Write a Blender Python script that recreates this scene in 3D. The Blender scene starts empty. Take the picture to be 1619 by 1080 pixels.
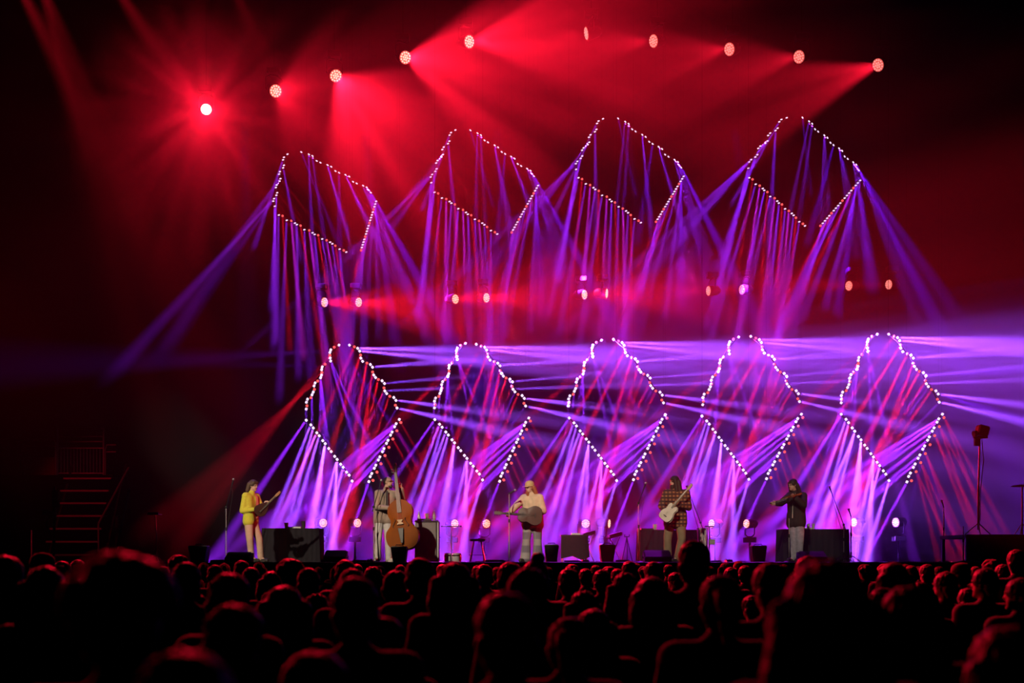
import bpy, bmesh, math, random
from mathutils import Vector, Matrix, noise

# ------------------------------------------------------------------ camera, world, exposure
sc = bpy.context.scene
C = sc.collection
F = 2061.0            # focal length in pixels of the 1619 x 1080 frame
HX, HY = 809.5, 885.0 # vanishing point in the frame
CZ = 1.66             # lens height above the arena floor
cam = bpy.data.cameras.new('camera')
camo = bpy.data.objects.new('camera', cam); C.objects.link(camo); sc.camera = camo
camo.location = (0, 0, CZ); camo.rotation_euler = (math.pi / 2, 0, 0)
cam.sensor_width = 36; cam.lens = 36 * F / 1619; cam.shift_y = (HY - 540) / 1619
cam.clip_start = 0.05; cam.clip_end = 200
cam.dof.use_dof = True; cam.dof.focus_distance = 28.5; cam.dof.aperture_fstop = 2.0

vs = sc.view_settings
vs.view_transform = 'Standard'; vs.look = 'None'; vs.gamma = 1; vs.use_curve_mapping = False
vs.exposure = 0.0
w = bpy.data.worlds.new('world'); sc.world = w; w.use_nodes = True
w.node_tree.nodes['Background'].inputs[0].default_value = (0.5, 0.1, 0.4, 1)
w.node_tree.nodes['Background'].inputs[1].default_value = 0.0
cy = sc.cycles
cy.use_denoising = True; cy.use_light_tree = True
cy.max_bounces = 0; cy.diffuse_bounces = 0; cy.glossy_bounces = 0; cy.volume_bounces = 0
cy.sample_clamp_indirect = 2.0

PURPLE = (0.30, 0.018, 1.0)
VIOLET = (0.16, 0.006, 1.0)
MAGENTA = (0.75, 0.02, 0.9)
LILAC = (0.30, 0.06, 1.0)
RED = (1.0, 0.006, 0.03)
WARM = (1.0, 0.8, 0.58)

def P(x, y, Y):
    "point at depth Y that the frame shows at pixel x, y"
    return Vector(((x - HX) / F * Y, Y, CZ + (HY - y) / F * Y))

def aim(o, d):
    o.rotation_mode = 'QUATERNION'
    o.rotation_quaternion = Vector(d).to_track_quat('-Z', 'Y')

def spot(name, loc, target, col, energy, size, blend=0.3, soft=0.05, parent=None, gobo=None, seed=0):
    L = bpy.data.lights.new(name, 'SPOT'); L.color = col; L.energy = energy
    L.spot_size = math.radians(size); L.spot_blend = blend; L.shadow_soft_size = soft
    o = bpy.data.objects.new(name, L); C.objects.link(o)
    o.location = loc; aim(o, Vector(target) - Vector(loc))
    if gobo:                                             # the cells of the lamp throw uneven rays
        L.use_nodes = True; nt = L.node_tree; em = nt.nodes['Emission']
        tc = nt.nodes.new('ShaderNodeTexCoord'); ns = nt.nodes.new('ShaderNodeTexNoise')
        mp = nt.nodes.new('ShaderNodeMapping'); mp.inputs['Location'].default_value = (seed * 3.7, seed * 1.3, 0)
        ns.inputs['Scale'].default_value = gobo; ns.inputs['Detail'].default_value = 2.0
        mr = nt.nodes.new('ShaderNodeMapRange')
        mr.inputs[1].default_value = 0.32; mr.inputs[2].default_value = 0.72
        mr.inputs[3].default_value = 0.06; mr.inputs[4].default_value = 2.5
        nt.links.new(tc.outputs['Normal'], mp.inputs['Vector']); nt.links.new(mp.outputs[0], ns.inputs['Vector'])
        nt.links.new(ns.outputs[0], mr.inputs[0]); nt.links.new(mr.outputs[0], em.inputs['Strength'])
    if parent: o.parent = parent; o.matrix_parent_inverse = Matrix.Translation(-parent.location)
    return o

def beam(loc, d, col, energy, spread, r=0.035, parent=None):
    L = bpy.data.lights.new('beam_light', 'AREA'); L.shape = 'DISK'; L.size = 2 * r
    L.spread = math.radians(spread); L.color = col; L.energy = energy
    o = bpy.data.objects.new('beam_light', L); C.objects.link(o)
    d = Vector(d).normalized()
    o.location = Vector(loc) + d * 0.06; aim(o, d)
    if parent: o.parent = parent; o.matrix_parent_inverse = Matrix.Translation(-parent.location)
    return o

# ------------------------------------------------------------------ materials
def mat(name, col, rough=0.7, metal=0.0, var=0.25, scale=8.0, bump=0.0, spec=0.3, emit=None, sheen=0.0):
    m = bpy.data.materials.new(name); m.use_nodes = True; nt = m.node_tree
    b = nt.nodes['Principled BSDF']
    b.inputs['Roughness'].default_value = rough; b.inputs['Metallic'].default_value = metal
    b.inputs['Specular IOR Level'].default_value = spec
    if sheen: b.inputs['Sheen Weight'].default_value = sheen
    tc = nt.nodes.new('ShaderNodeTexCoord'); ns = nt.nodes.new('ShaderNodeTexNoise')
    ns.inputs['Scale'].default_value = scale; ns.inputs['Detail'].default_value = 4
    nt.links.new(tc.outputs['Object'], ns.inputs['Vector'])
    mx = nt.nodes.new('ShaderNodeMix'); mx.data_type = 'RGBA'
    mx.inputs[6].default_value = (*[c * (1 - var) for c in col], 1)
    mx.inputs[7].default_value = (*[min(1, c * (1 + var)) for c in col], 1)
    nt.links.new(ns.outputs[0], mx.inputs[0]); nt.links.new(mx.outputs[2], b.inputs['Base Color'])
    if bump:
        bp = nt.nodes.new('ShaderNodeBump'); bp.inputs['Strength'].default_value = bump; bp.inputs['Distance'].default_value = 0.01
        nt.links.new(ns.outputs[0], bp.inputs['Height']); nt.links.new(bp.outputs[0], b.inputs['Normal'])
    if emit:
        b.inputs['Emission Color'].default_value = (*emit[0], 1); b.inputs['Emission Strength'].default_value = emit[1]
        m.cycles.emission_sampling = 'NONE'
    return m

def plaid(name, c1, c2, c3, s):
    m = mat(name, c1, 0.9); nt = m.node_tree; b = nt.nodes['Principled BSDF']
    tc = nt.nodes.new('ShaderNodeTexCoord'); last = None
    for axis, c in (('X', c2), ('Z', c3)):
        wv = nt.nodes.new('ShaderNodeTexWave'); wv.bands_direction = axis; wv.inputs['Scale'].default_value = s
        wv.inputs['Distortion'].default_value = 0.8
        nt.links.new(tc.outputs['Object'], wv.inputs['Vector'])
        rp = nt.nodes.new('ShaderNodeMapRange'); rp.inputs[1].default_value = 0.45; rp.inputs[2].default_value = 0.65
        nt.links.new(wv.outputs['Fac'], rp.inputs[0])
        mx = nt.nodes.new('ShaderNodeMix'); mx.data_type = 'RGBA'
        if last is None: mx.inputs[6].default_value = (*c1, 1)
        else: nt.links.new(last, mx.inputs[6])
        mx.inputs[7].default_value = (*c, 1)
        nt.links.new(rp.outputs[0], mx.inputs[0]); last = mx.outputs[2]
    nt.links.new(last, b.inputs['Base Color'])
    return m

M = {
 'black': mat('black_paint', (0.012, 0.012, 0.014), 0.55),
 'blackmetal': mat('black_metal', (0.02, 0.02, 0.022), 0.35, 0.6),
 'chrome': mat('chrome', (0.6, 0.6, 0.62), 0.2, 1.0, 0.05),
 'steel': mat('galvanised_steel', (0.4, 0.4, 0.42), 0.4, 0.8, 0.2),
 'drape': mat('black_drape', (0.009, 0.008, 0.012), 0.85, bump=0.6, scale=14),
 'deck': mat('stage_deck', (0.2, 0.19, 0.22), 0.45, scale=3, bump=0.1),
 'floor': mat('arena_concrete', (0.03, 0.03, 0.03), 0.8, scale=2),
 'room': mat('unlit_black', (0, 0, 0), 1.0, spec=0.0),
 'seatwall': mat('bowl_wall', (0.012, 0.011, 0.012), 0.8, scale=2),
 'lensw': mat('lens_lilac', (0.6, 0.5, 0.8), 0.3, emit=((0.9, 0.68, 1.0), 1.5)),
 'lensr': mat('lens_red', (0.8, 0.1, 0.08), 0.3, emit=((1.0, 0.1, 0.1), 1.3)),
 'led': mat('led_warm', (0.9, 0.5, 0.4), 0.3, emit=((1.0, 0.66, 0.5), 1.25)),
 'ledface': mat('led_face', (0.5, 0.1, 0.08), 0.4, emit=((1.0, 0.12, 0.1), 0.7)),
 'ledred': mat('led_dim', (0.9, 0.3, 0.2), 0.3, emit=((1.0, 0.34, 0.3), 1.0)),
 'flare': mat('led_hot', (1, 0.8, 0.6), 0.3, emit=((1.0, 0.72, 0.5), 14.0)),
 'skin': mat('skin', (0.55, 0.33, 0.25), 0.55, var=0.1, spec=0.4),
 'eye': mat('eye', (0.05, 0.04, 0.04), 0.2, var=0.05),
 'lip': mat('lip', (0.4, 0.14, 0.12), 0.5),
 'hairb': mat('brown_hair', (0.1, 0.06, 0.04), 0.6, scale=30, bump=0.5),
 'hairk': mat('dark_hair', (0.025, 0.018, 0.015), 0.6, scale=30, bump=0.5),
 'hairr': mat('auburn_hair', (0.3, 0.09, 0.04), 0.6, scale=30, bump=0.5),
 'cardigan': mat('yellow_knit', (0.52, 0.50, 0.05), 0.95, scale=60, bump=0.3),
 'redshirt': mat('red_shirt', (0.45, 0.08, 0.07), 0.9),
 'tan': mat('tan_cotton', (0.5, 0.33, 0.25), 0.9),
 'brownshirt': mat('taupe_shirt', (0.3, 0.22, 0.18), 0.9),
 'tie': mat('dark_tie', (0.03, 0.02, 0.025), 0.7),
 'paletrouser': mat('pale_denim', (0.5, 0.46, 0.46), 0.9, scale=10, var=0.3),
 'canvas': mat('beige_canvas', (0.55, 0.42, 0.3), 0.9, var=0.35, scale=7),
 'capcloth': mat('tan_cap', (0.6, 0.4, 0.2), 0.9),
 'patch': plaid('patchwork_denim', (0.2, 0.18, 0.22), (0.15, 0.13, 0.17), (0.3, 0.27, 0.28), 1.1),
 'flannel': plaid('plaid_flannel', (0.1, 0.05, 0.03), (0.3, 0.16, 0.07), (0.04, 0.02, 0.02), 4.0),
 'olive': mat('olive_trouser', (0.2, 0.16, 0.1), 0.9),
 'jacket': mat('black_jacket', (0.02, 0.016, 0.018), 0.8),
 'whiteshirt': mat('pale_shirt', (0.55, 0.5, 0.45), 0.9),
 'jeans': mat('washed_jeans', (0.32, 0.3, 0.4), 0.9, scale=14, var=0.5),
 'shoe': mat('dark_shoe', (0.03, 0.025, 0.022), 0.5),
 'paleshoe': mat('pale_shoe', (0.45, 0.4, 0.38), 0.6),
 'bass': mat('amber_varnish', (0.2, 0.05, 0.004), 0.5, scale=3, var=0.4, spec=0.08),
 'bassrib': mat('dark_varnish', (0.2, 0.06, 0.02), 0.35, spec=0.5),
 'ebony': mat('ebony', (0.035, 0.03, 0.03), 0.4),
 'fingerboard': mat('worn_fingerboard', (0.16, 0.14, 0.13), 0.4),
 'string': mat('steel_string', (0.5, 0.45, 0.4), 0.3, 0.9),
 'spruce': mat('spruce', (0.55, 0.36, 0.16), 0.4),
 'darkwood': mat('dark_guitar', (0.06, 0.025, 0.02), 0.35),
 'cream': mat('cream_lacquer', (0.7, 0.62, 0.55), 0.3),
 'maple': mat('maple', (0.5, 0.34, 0.18), 0.4),
 'greypanel': mat('grey_panel', (0.2, 0.17, 0.17), 0.7),
 'white': mat('white_plastic', (0.6, 0.58, 0.6), 0.5),
 'towel': mat('white_towel', (0.65, 0.62, 0.65), 0.95, bump=0.5, scale=40),
 'glassy': mat('bottle', (0.5, 0.4, 0.35), 0.15, spec=0.8),
 'grille': mat('speaker_grille', (0.025, 0.025, 0.028), 0.5, 0.4, scale=80, bump=0.6),
 'banner': mat('banner', (0.12, 0.03, 0.05), 0.85),
}
SHIRTS = [mat('dark_top_%d' % i, c, 0.85, sheen=0.2) for i, c in enumerate(
    [(0.03, 0.03, 0.035), (0.05, 0.04, 0.045), (0.08, 0.06, 0.06), (0.02, 0.02, 0.03), (0.12, 0.1, 0.1)])]
HAIRS = [mat('crowd_hair_%d' % i, c, 0.5, scale=60, bump=0.6, sheen=0.3) for i, c in enumerate(
    [(0.02, 0.015, 0.012), (0.05, 0.03, 0.02), (0.1, 0.06, 0.035), (0.2, 0.13, 0.08)])]

# ------------------------------------------------------------------ mesh helpers
class MB:
    def __init__(s): s.v = []; s.f = []
    def add(s, vs, fs):
        n = len(s.v); s.v += [Vector(v) for v in vs]; s.f += [tuple(i + n for i in f) for f in fs]; return s
    def box(s, c, d, rot=None):
        c = Vector(c); R = rot if rot else Matrix.Identity(3)
        vs = [c + R @ Vector((x * d[0] / 2, y * d[1] / 2, z * d[2] / 2)) for z in (-1, 1) for y in (-1, 1) for x in (-1, 1)]
        return s.add(vs, [(0, 2, 3, 1), (4, 5, 7, 6), (0, 1, 5, 4), (2, 6, 7, 3), (0, 4, 6, 2), (1, 3, 7, 5)])
    def cyl(s, a, b, r0, r1=None, n=10):
        a = Vector(a); b = Vector(b); r1 = r0 if r1 is None else r1
        d = (b - a).normalized(); u = d.orthogonal().normalized(); v = d.cross(u)
        vs = []; 
        for p, r in ((a, r0), (b, r1)):
            vs += [p + (u * math.cos(t) + v * math.sin(t)) * r for t in [2 * math.pi * i / n for i in range(n)]]
        fs = [(i, (i + 1) % n, n + (i + 1) % n, n + i) for i in range(n)]
        fs += [tuple(range(n - 1, -1, -1)), tuple(range(n, 2 * n))]
        return s.add(vs, fs)
    def tube(s, pts, r, n=8, r1=None):
        pts = [Vector(p) for p in pts]; k = len(pts)
        vs = []; prev = None
        for i, p in enumerate(pts):
            d = (pts[min(i + 1, k - 1)] - pts[max(i - 1, 0)]).normalized()
            u = d.orthogonal().normalized() if prev is None else (prev - d * prev.dot(d)).normalized()
            prev = u; v = d.cross(u); rr = r if r1 is None else r + (r1 - r) * i / (k - 1)
            vs += [p + (u * math.cos(t) + v * math.sin(t)) * rr for t in [2 * math.pi * j / n for j in range(n)]]
        fs = [(i * n + j, i * n + (j + 1) % n, (i + 1) * n + (j + 1) % n, (i + 1) * n + j) for i in range(k - 1) for j in range(n)]
        fs += [tuple(range(n - 1, -1, -1)), tuple(range((k - 1) * n, k * n))]
        return s.add(vs, fs)
    def ell(s, c, r, R=None, nu=12, nv=8):
        c = Vector(c); R = R if R else Matrix.Identity(3)
        r = (r, r, r) if isinstance(r, (int, float)) else r
        vs = [c + R @ Vector((0, 0, r[2]))]
        for j in range(1, nv):
            a = math.pi * j / nv
            for i in range(nu):
                t = 2 * math.pi * i / nu
                vs.append(c + R @ Vector((r[0] * math.sin(a) * math.cos(t), r[1] * math.sin(a) * math.sin(t), r[2] * math.cos(a))))
        vs.append(c + R @ Vector((0, 0, -r[2]))); e = len(vs) - 1
        fs = [(0, 1 + i, 1 + (i + 1) % nu) for i in range(nu)]
        for j in range(nv - 2):
            a = 1 + j * nu
            fs += [(a + i, a + nu + i, a + nu + (i + 1) % nu, a + (i + 1) % nu) for i in range(nu)]
        a = 1 + (nv - 2) * nu
        fs += [(a + i, e, a + (i + 1) % nu) for i in range(nu)]
        return s.add(vs, fs)
    def cap(s, a, b, r0, r1=None):
        r1 = r0 if r1 is None else r1
        s.ell(a, r0); s.ell(b, r1)
        if (Vector(b) - Vector(a)).length > 1e-4: s.cyl(a, b, r0, r1, 12)
        return s
    def lathe(s, c, prof, n=16, axis=None):
        c = Vector(c); R = Vector(axis).to_track_quat('Z', 'Y').to_matrix() if axis else Matrix.Identity(3)
        vs = []; k = len(prof)
        for r, z in prof:
            vs += [c + R @ Vector((r * math.cos(t), r * math.sin(t), z)) for t in [2 * math.pi * i / n for i in range(n)]]
        fs = [(j * n + i, j * n + (i + 1) % n, (j + 1) * n + (i + 1) % n, (j + 1) * n + i) for j in range(k - 1) for i in range(n)]
        fs += [tuple(range(n - 1, -1, -1)), tuple(range((k - 1) * n, k * n))]
        return s.add(vs, fs)
    def prism(s, out, y0, y1, fn=None):
        "outline in x, z extruded along y; fn maps each vector"
        fn = fn or (lambda v: v); n = len(out)
        vs = [fn(Vector((x, y0, z))) for x, z in out] + [fn(Vector((x, y1, z))) for x, z in out]
        fs = [tuple(range(n)), tuple(range(2 * n - 1, n - 1, -1))] + [(i, n + i, n + (i + 1) % n, (i + 1) % n) for i in range(n)]
        return s.add(vs, fs)
    def mesh(s, name):
        me = bpy.data.meshes.new(name); me.from_pydata([tuple(v) for v in s.v], [], s.f); me.update(); return me
    def build(s, name, m, parent=None, smooth=True, bevel=0, loc=None):
        me = s.mesh(name)
        bm = bmesh.new(); bm.from_mesh(me); bmesh.ops.recalc_face_normals(bm, faces=bm.faces)
        if bevel: bmesh.ops.bevel(bm, geom=bm.edges[:], offset=bevel, segments=1, affect='EDGES', clamp_overlap=True)
        bm.to_mesh(me); bm.free()
        return link(name, me, m, parent, smooth, loc)

def link(name, me, m, parent=None, smooth=True, loc=None):
    if m and not me.materials: me.materials.append(m)
    if smooth and len(me.polygons):
        me.polygons.foreach_set('use_smooth', [True] * len(me.polygons))
        try: me.set_sharp_from_angle(angle=math.radians(40))
        except Exception: pass
    o = bpy.data.objects.new(name, me); C.objects.link(o)
    if parent: o.parent = parent
    if loc is not None: o.location = loc
    return o

def remesh(mb, name, voxel, smooth=4):
    me = mb.mesh(name + '_src'); ob = bpy.data.objects.new('tmp', me); C.objects.link(ob)
    md = ob.modifiers.new('r', 'REMESH'); md.mode = 'VOXEL'; md.voxel_size = voxel
    if smooth: s = ob.modifiers.new('s', 'SMOOTH'); s.factor = 0.5; s.iterations = smooth
    dg = bpy.context.evaluated_depsgraph_get()
    out = bpy.data.meshes.new_from_object(ob.evaluated_get(dg)); out.name = name
    bpy.data.objects.remove(ob); bpy.data.meshes.remove(me)
    return out

def tag(o, label, cat, group=None, kind=None):
    o['label'] = label; o['category'] = cat
    if group: o['group'] = group
    if kind: o['kind'] = kind
    return o
def thing(name, label, cat, loc=(0, 0, 0), rz=0.0, group=None):
    o = bpy.data.objects.new(name, None); C.objects.link(o); o.empty_display_size = 0.1
    o.location = loc; o.rotation_euler = (0, 0, rz)
    return tag(o, label, cat, group)
def struct(o): o['kind'] = 'structure'; return o
ORD = ['first', 'second', 'third', 'fourth', 'fifth', 'sixth', 'seventh', 'eighth', 'ninth', 'tenth', 'eleventh']
rnd = random.Random(7)

# ------------------------------------------------------------------ the hall
DECK = 1.6
struct(MB().box((0, 18, -0.05), (60, 60, 0.1)).build('floor', M['floor'], smooth=False))
struct(MB().box((0, 44.05, 8), (60, 0.1, 16.2)).build('wall_back', M['room'], smooth=False))
struct(MB().box((-20.05, 18, 8), (0.1, 60, 16.2)).build('wall_left', M['room'], smooth=False))
struct(MB().box((20.05, 18, 8), (0.1, 60, 16.2)).build('wall_right', M['room'], smooth=False))
CEIL = 16.0
struct(MB().box((0, 18, CEIL + 0.05), (60, 60, 0.1)).build('ceiling', M['room'], smooth=False))

st = thing('stage', 'wide black concert stage with dark panelled deck and draped front', 'stage', (0, 26.5, 0))
for i in range(10):                                       # deck panels with open joints
    for j in range(4):
        MB().box((-8.0 + 2 * i + 0.25, 1.3 + 2.6 * j, DECK - 0.05), (1.985, 2.585, 0.1)).build('deck_panel', M['deck'], st, smooth=False)
n = 180
vs = []; 
for i in range(n + 1):
    x = -8.75 + 20 * i / n; y = -0.02 + 0.03 * math.sin(i * 1.9)
    vs += [(x, y, 0.0), (x, y, DECK - 0.02)]
mb = MB().add(vs, [(2 * i, 2 * i + 2, 2 * i + 3, 2 * i + 1) for i in range(n)])
mb.build('skirt', M['drape'], st)
MB().cyl((-8.75, -.01, DECK - .01), (11.25, -.01, DECK - .01), .022, n=8).build('light_catch_tube', M['steel'], st)  # steel tube added at the deck edge to catch a line of light
for x in (-8.5, -4.2, 0.2, 4.6, 11.0):
    for y in (0.3, 5.2, 10.1):
        MB().box((x, y, (DECK - 0.1) / 2), (0.08, 0.08, DECK - 0.1)).build('post', M['blackmetal'], st, smooth=False)

cu = thing('stage_curtain', 'black pleated curtain closing off the back of the stage', 'curtain', (2.0, 37.6, 0))
for k in range(6):                                        # six hung panels
    vs = []; n = 60
    for i in range(n + 1):
        x = -11.5 + 4 * k - .02 + 4.04 * i / n; y = .08 * math.sin(i * .9 + k)
        vs += [(x, y, 0.02), (x, y, CEIL - .1)]
    MB().add(vs, [(2 * i, 2 * i + 2, 2 * i + 3, 2 * i + 1) for i in range(n)]).build('panel', M['room'], cu)
MB().cyl((-11.6, 0, CEIL - .06), (12.6, 0, CEIL - .06), .04).build('curtain_pipe', M['room'], cu)

# ------------------------------------------------------------------ LED battens hung as diamonds
def zoomed(pts, ox, oy, s): return [(ox + x / s, oy + y / s, c) for x, y, c in pts]
T_UL = zoomed([(357,107,'w'),(325,120,'r'),(303,138,'w'),(297,155,'w'),(297,173,'r'),(299,192,'w'),(302,212,'w'),(265,232,'r'),(247,250,'w'),
    (243,268,'w'),(244,286,'r'),(242,304,'w'),(236,322,'w'),(217,342,'r'),(200,355,'w'),(193,375,'w'),(195,397,'r'),(188,415,'w'),(180,433,'w'),
    (172,452,'r'),(150,462,'w'),(143,482,'w'),(146,505,'r'),(142,527,'w')], 450, 520, 4.153)
T_UR = zoomed([(425,107,'w'),(457,118,'r'),(480,128,'w'),(493,146,'w'),(498,172,'r'),(500,192,'w'),(512,213,'w'),(540,225,'r'),(563,234,'w'),(577,252,'w'),
    (577,283,'r'),(585,303,'w'),(597,320,'w'),(615,333,'r'),(640,341,'w'),(656,359,'w'),(652,388,'r'),(658,408,'w'),(670,425,'w'),(690,443,'r'),
    (717,451,'w'),(731,470,'w'),(727,502,'r'),(738,520,'w')], 450, 520, 4.153)
ll = [(142,600,'w')]
for i in range(7):
    x = 180 + 235 * i / 6; y = 641 + 310 * i / 6; ll += [(x - 8, y - 10, 'w'), (x + 8, y + 10, 'w')]
T_LL = zoomed(ll + [(443,1000,'w')], 450, 520, 4.153)
lr = [(753,595,'w')]
for i in range(7):
    x = 727 - 160 * i / 6; y = 633 + 327 * i / 6; lr += [(x + 5, y - 10, 'w'), (x - 5, y + 10, 'w')]
lr.append((553,1003,'w'))
for i in range(8): lr.append((763 - 183 * i / 7, 615 + 380 * i / 7, 'r'))
T_LR = zoomed(lr, 450, 520, 4.153)
CH_T = {'UL': ((536, 545.8), (484.2, 646.9)), 'UR': ((552.3, 545.8), (627.7, 645.2)), 'LL': ((484.2, 664.5), (556.7, 760.8)), 'LR': ((631.3, 663.3), (583.2, 761.5))}
LOWER = [
 {'UL': ((536,545.8),(484.2,646.9)), 'UR': ((552.3,545.8),(627.7,645.2)), 'LL': ((484.2,664.5),(556.7,760.8)), 'LR': ((631.3,663.3),(583.2,761.5))},
 {'UL': ((736,543),(687,645)), 'UR': ((753,544.5),(831,642)), 'LL': ((687.5,663.5),(763,759)), 'LR': ((836,661),(790,761))},
 {'UL': ((951,538),(899,642)), 'UR': ((970,537),(1049,637)), 'LL': ((900,661),(975,760)), 'LR': ((1052,656),(1001.6,758.5))},
 {'UL': ((1168,533),(1111,640)), 'UR': ((1187,532),(1264,635)), 'LL': ((1110,658),(1184,758)), 'LR': ((1267,655),(1212,757))},
 {'UL': ((1387,528.5),(1330,637)), 'UR': ((1405,528.5),(1485,636)), 'LL': ((1330,655),(1405.5,760)), 'LR': ((1490,655),(1434,762))}]
# upper row template (first diamond)
u = [(425,287,'w')]
for x, y in ((397,318),(397,375),(368,420),(372,470),(345,515),(349,570),(327,612)): u += [(x + 3, y - 9, 'w'), (x - 3, y + 9, 'w')]
U_UL = zoomed(u + [(335,657,'w')], 360, 180, 4.497)
u = [(523,272,'w')]
for x, y in ((590,294),(646,341),(723,370),(779,413),(851,440),(904,489),(976,517)): u += [(x - 13, y - 6, 'w'), (x + 13, y + 6, 'w')]
U_UR = zoomed(u + [(1017,560,'w')], 360, 180, 4.497)
U_LL = zoomed([(363,720,'w'),(390,726,'r'),(420,757,'w'),(452,761,'r'),(478,777,'w'),(492,788,'w'),(518,795,'r'),(545,824,'w'),(580,829,'r'),(603,846,'w'),(618,858,'w'),
    (643,863,'r'),(672,890,'w'),(703,899,'r'),(728,913,'w'),(744,924,'w'),(765,938,'r'),(795,962,'w'),(825,971,'r'),(843,983,'w')], 360, 180, 4.497)
u = []
for i in range(19): u.append((1055 - 107 * i / 18, 622 + 348 * i / 18, 'r' if i % 5 == 3 else 'w'))
U_LR = zoomed(u, 360, 180, 4.497)
UP_T = {'UL': ((454.5,243.8),(434.5,325.7)), 'UR': ((476,240.5),(586,304)), 'LL': ((440.7,340),(547,398.5)), 'LR': ((594.6,318),(571,396))}
UPPER = [UP_T,
 {'UL': ((720,205.6),(682,288.5)), 'UR': ((743.4,206),(844,278)), 'LL': ((687,304),(785.7,370)), 'LR': ((850.8,293),(809,368))},
 {'UL': ((953.4,187.8),(911,267.4)), 'UR': ((977,187.4),(1076.8,264.5)), 'LL': ((914.5,281),(1012.8,352)), 'LR': ((1081,278.5),(1037.4,351))},
 {'UL': ((1243.8,186.2),(1183.4,265.6)), 'UR': ((1268.5,186),(1358,269)), 'LL': ((1184.5,281),(1272.3,357)), 'LR': ((1360,285),(1297.4,357.5))}]

def chordmap(src, dst):
    "similarity that carries chord src on chord dst"
    a, b = complex(*src[0]), complex(*src[1]); c, d = complex(*dst[0]), complex(*dst[1])
    k = (d - c) / (b - a)
    return lambda x, y: (lambda z: (z.real, z.imag))(c + k * (complex(x, y) - a))

def lensmesh(name, w, h, m):
    mb = MB().box((0, 0, 0), (w, 0.03, h)); me = mb.mesh(name)
    bm = bmesh.new(); bm.from_mesh(me); bmesh.ops.recalc_face_normals(bm, faces=bm.faces)
    bmesh.ops.bevel(bm, geom=bm.edges[:], offset=0.01, segments=1, affect='EDGES'); bm.to_mesh(me); bm.free()
    me.materials.append(m); return me
LW = lensmesh('lens', 0.064, 0.06, M['lensw'])
LR_ = MB().lathe((0, 0, 0), [(0.0005, -0.02), (0.033, -0.02), (0.033, 0.008), (0.02, 0.018), (0.0005, 0.02)], 10, (0, -1, 0)).mesh('lens'); LR_.materials.append(M['lensr'])
UW = lensmesh('lens', 0.058, 0.032, M['lensw'])
UR_ = MB().lathe((0, 0, 0), [(0.0005, -0.02), (0.03, -0.02), (0.03, 0.008), (0.018, 0.018), (0.0005, 0.02)], 10, (0, -1, 0)).mesh('lens'); UR_.materials.append(M['lensr'])
SIDE = {'UL': 'upper left', 'UR': 'upper right', 'LL': 'lower left', 'LR': 'lower right'}

def batten(row, k, side, pts, src, dst, ya, yb, ncount):
    f = chordmap(src, dst)
    pix = [(*f(x, y), c) for x, y, c in pts]
    a, b = complex(*dst[0]), complex(*dst[1])
    def depth(x, y):
        t = ((complex(x, y) - a) * (b - a).conjugate()).real / abs(b - a) ** 2
        return ya + (yb - ya) * t
    pos = [(P(x, y, depth(x, y)), c) for x, y, c in pix]
    p0, p1 = P(*dst[0], ya), P(*dst[1], yb)
    root = thing('led_batten', 'LED batten, %s edge of the %s diamond from left, %s row' % (SIDE[side], ORD[k], row),
                 'stage light', p0, 0, 'LED battens of the %s row of diamonds' % row)
    off = Vector((0, 0.05, 0.02))
    # housing follows the lenses, behind them
    order = sorted(pos, key=lambda q: (q[0] - p0).dot(p1 - p0))
    pl = [q[0] - p0 + off for q in order]
    line = []
    for i in range(0, len(pl), 3):
        g = pl[i:i + 3]; line.append(sum(g, Vector()) / len(g))
    MB().tube([pl[0]] + line[1:-1] + [pl[-1]], 0.014, 8).build('housing', M['blackmetal'], root)
    for e in (pl[0], pl[-1]): MB().ell(e, 0.022, None, 10, 6).build('end_cap', M['black'], root)
    for q, c in pos:
        me = {('lower', 'w'): LW, ('lower', 'r'): LR_, ('upper', 'w'): UW, ('upper', 'r'): UR_}[(row, c)]
        o = link('lens', me, None, root, smooth=False, loc=q - p0)
        ang = math.atan2((p1 - p0).z, (p1 - p0).x)
        o.rotation_euler = (0.25, (-ang if row == 'lower' else (-ang if side == 'UR' else -0.25)) , 0)
    for e in (pl[0], pl[-1]):                           # hang wires up to the roof
        MB().cyl(e, (e.x, e.y, CEIL - p0.z), 0.0025, n=5).build('hang_wire', M['room'], root)
    return root, pos, lambda t, o=0: P(dst[0][0] + (dst[1][0] - dst[0][0]) * t, dst[0][1] + (dst[1][1] - dst[0][1]) * t, ya + (yb - ya) * t)

def near(pos, p, c):
    cand = [q for q, cc in pos if cc == c] or [q for q, cc in pos]
    return min(cand, key=lambda q: (q - p).length)

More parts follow.
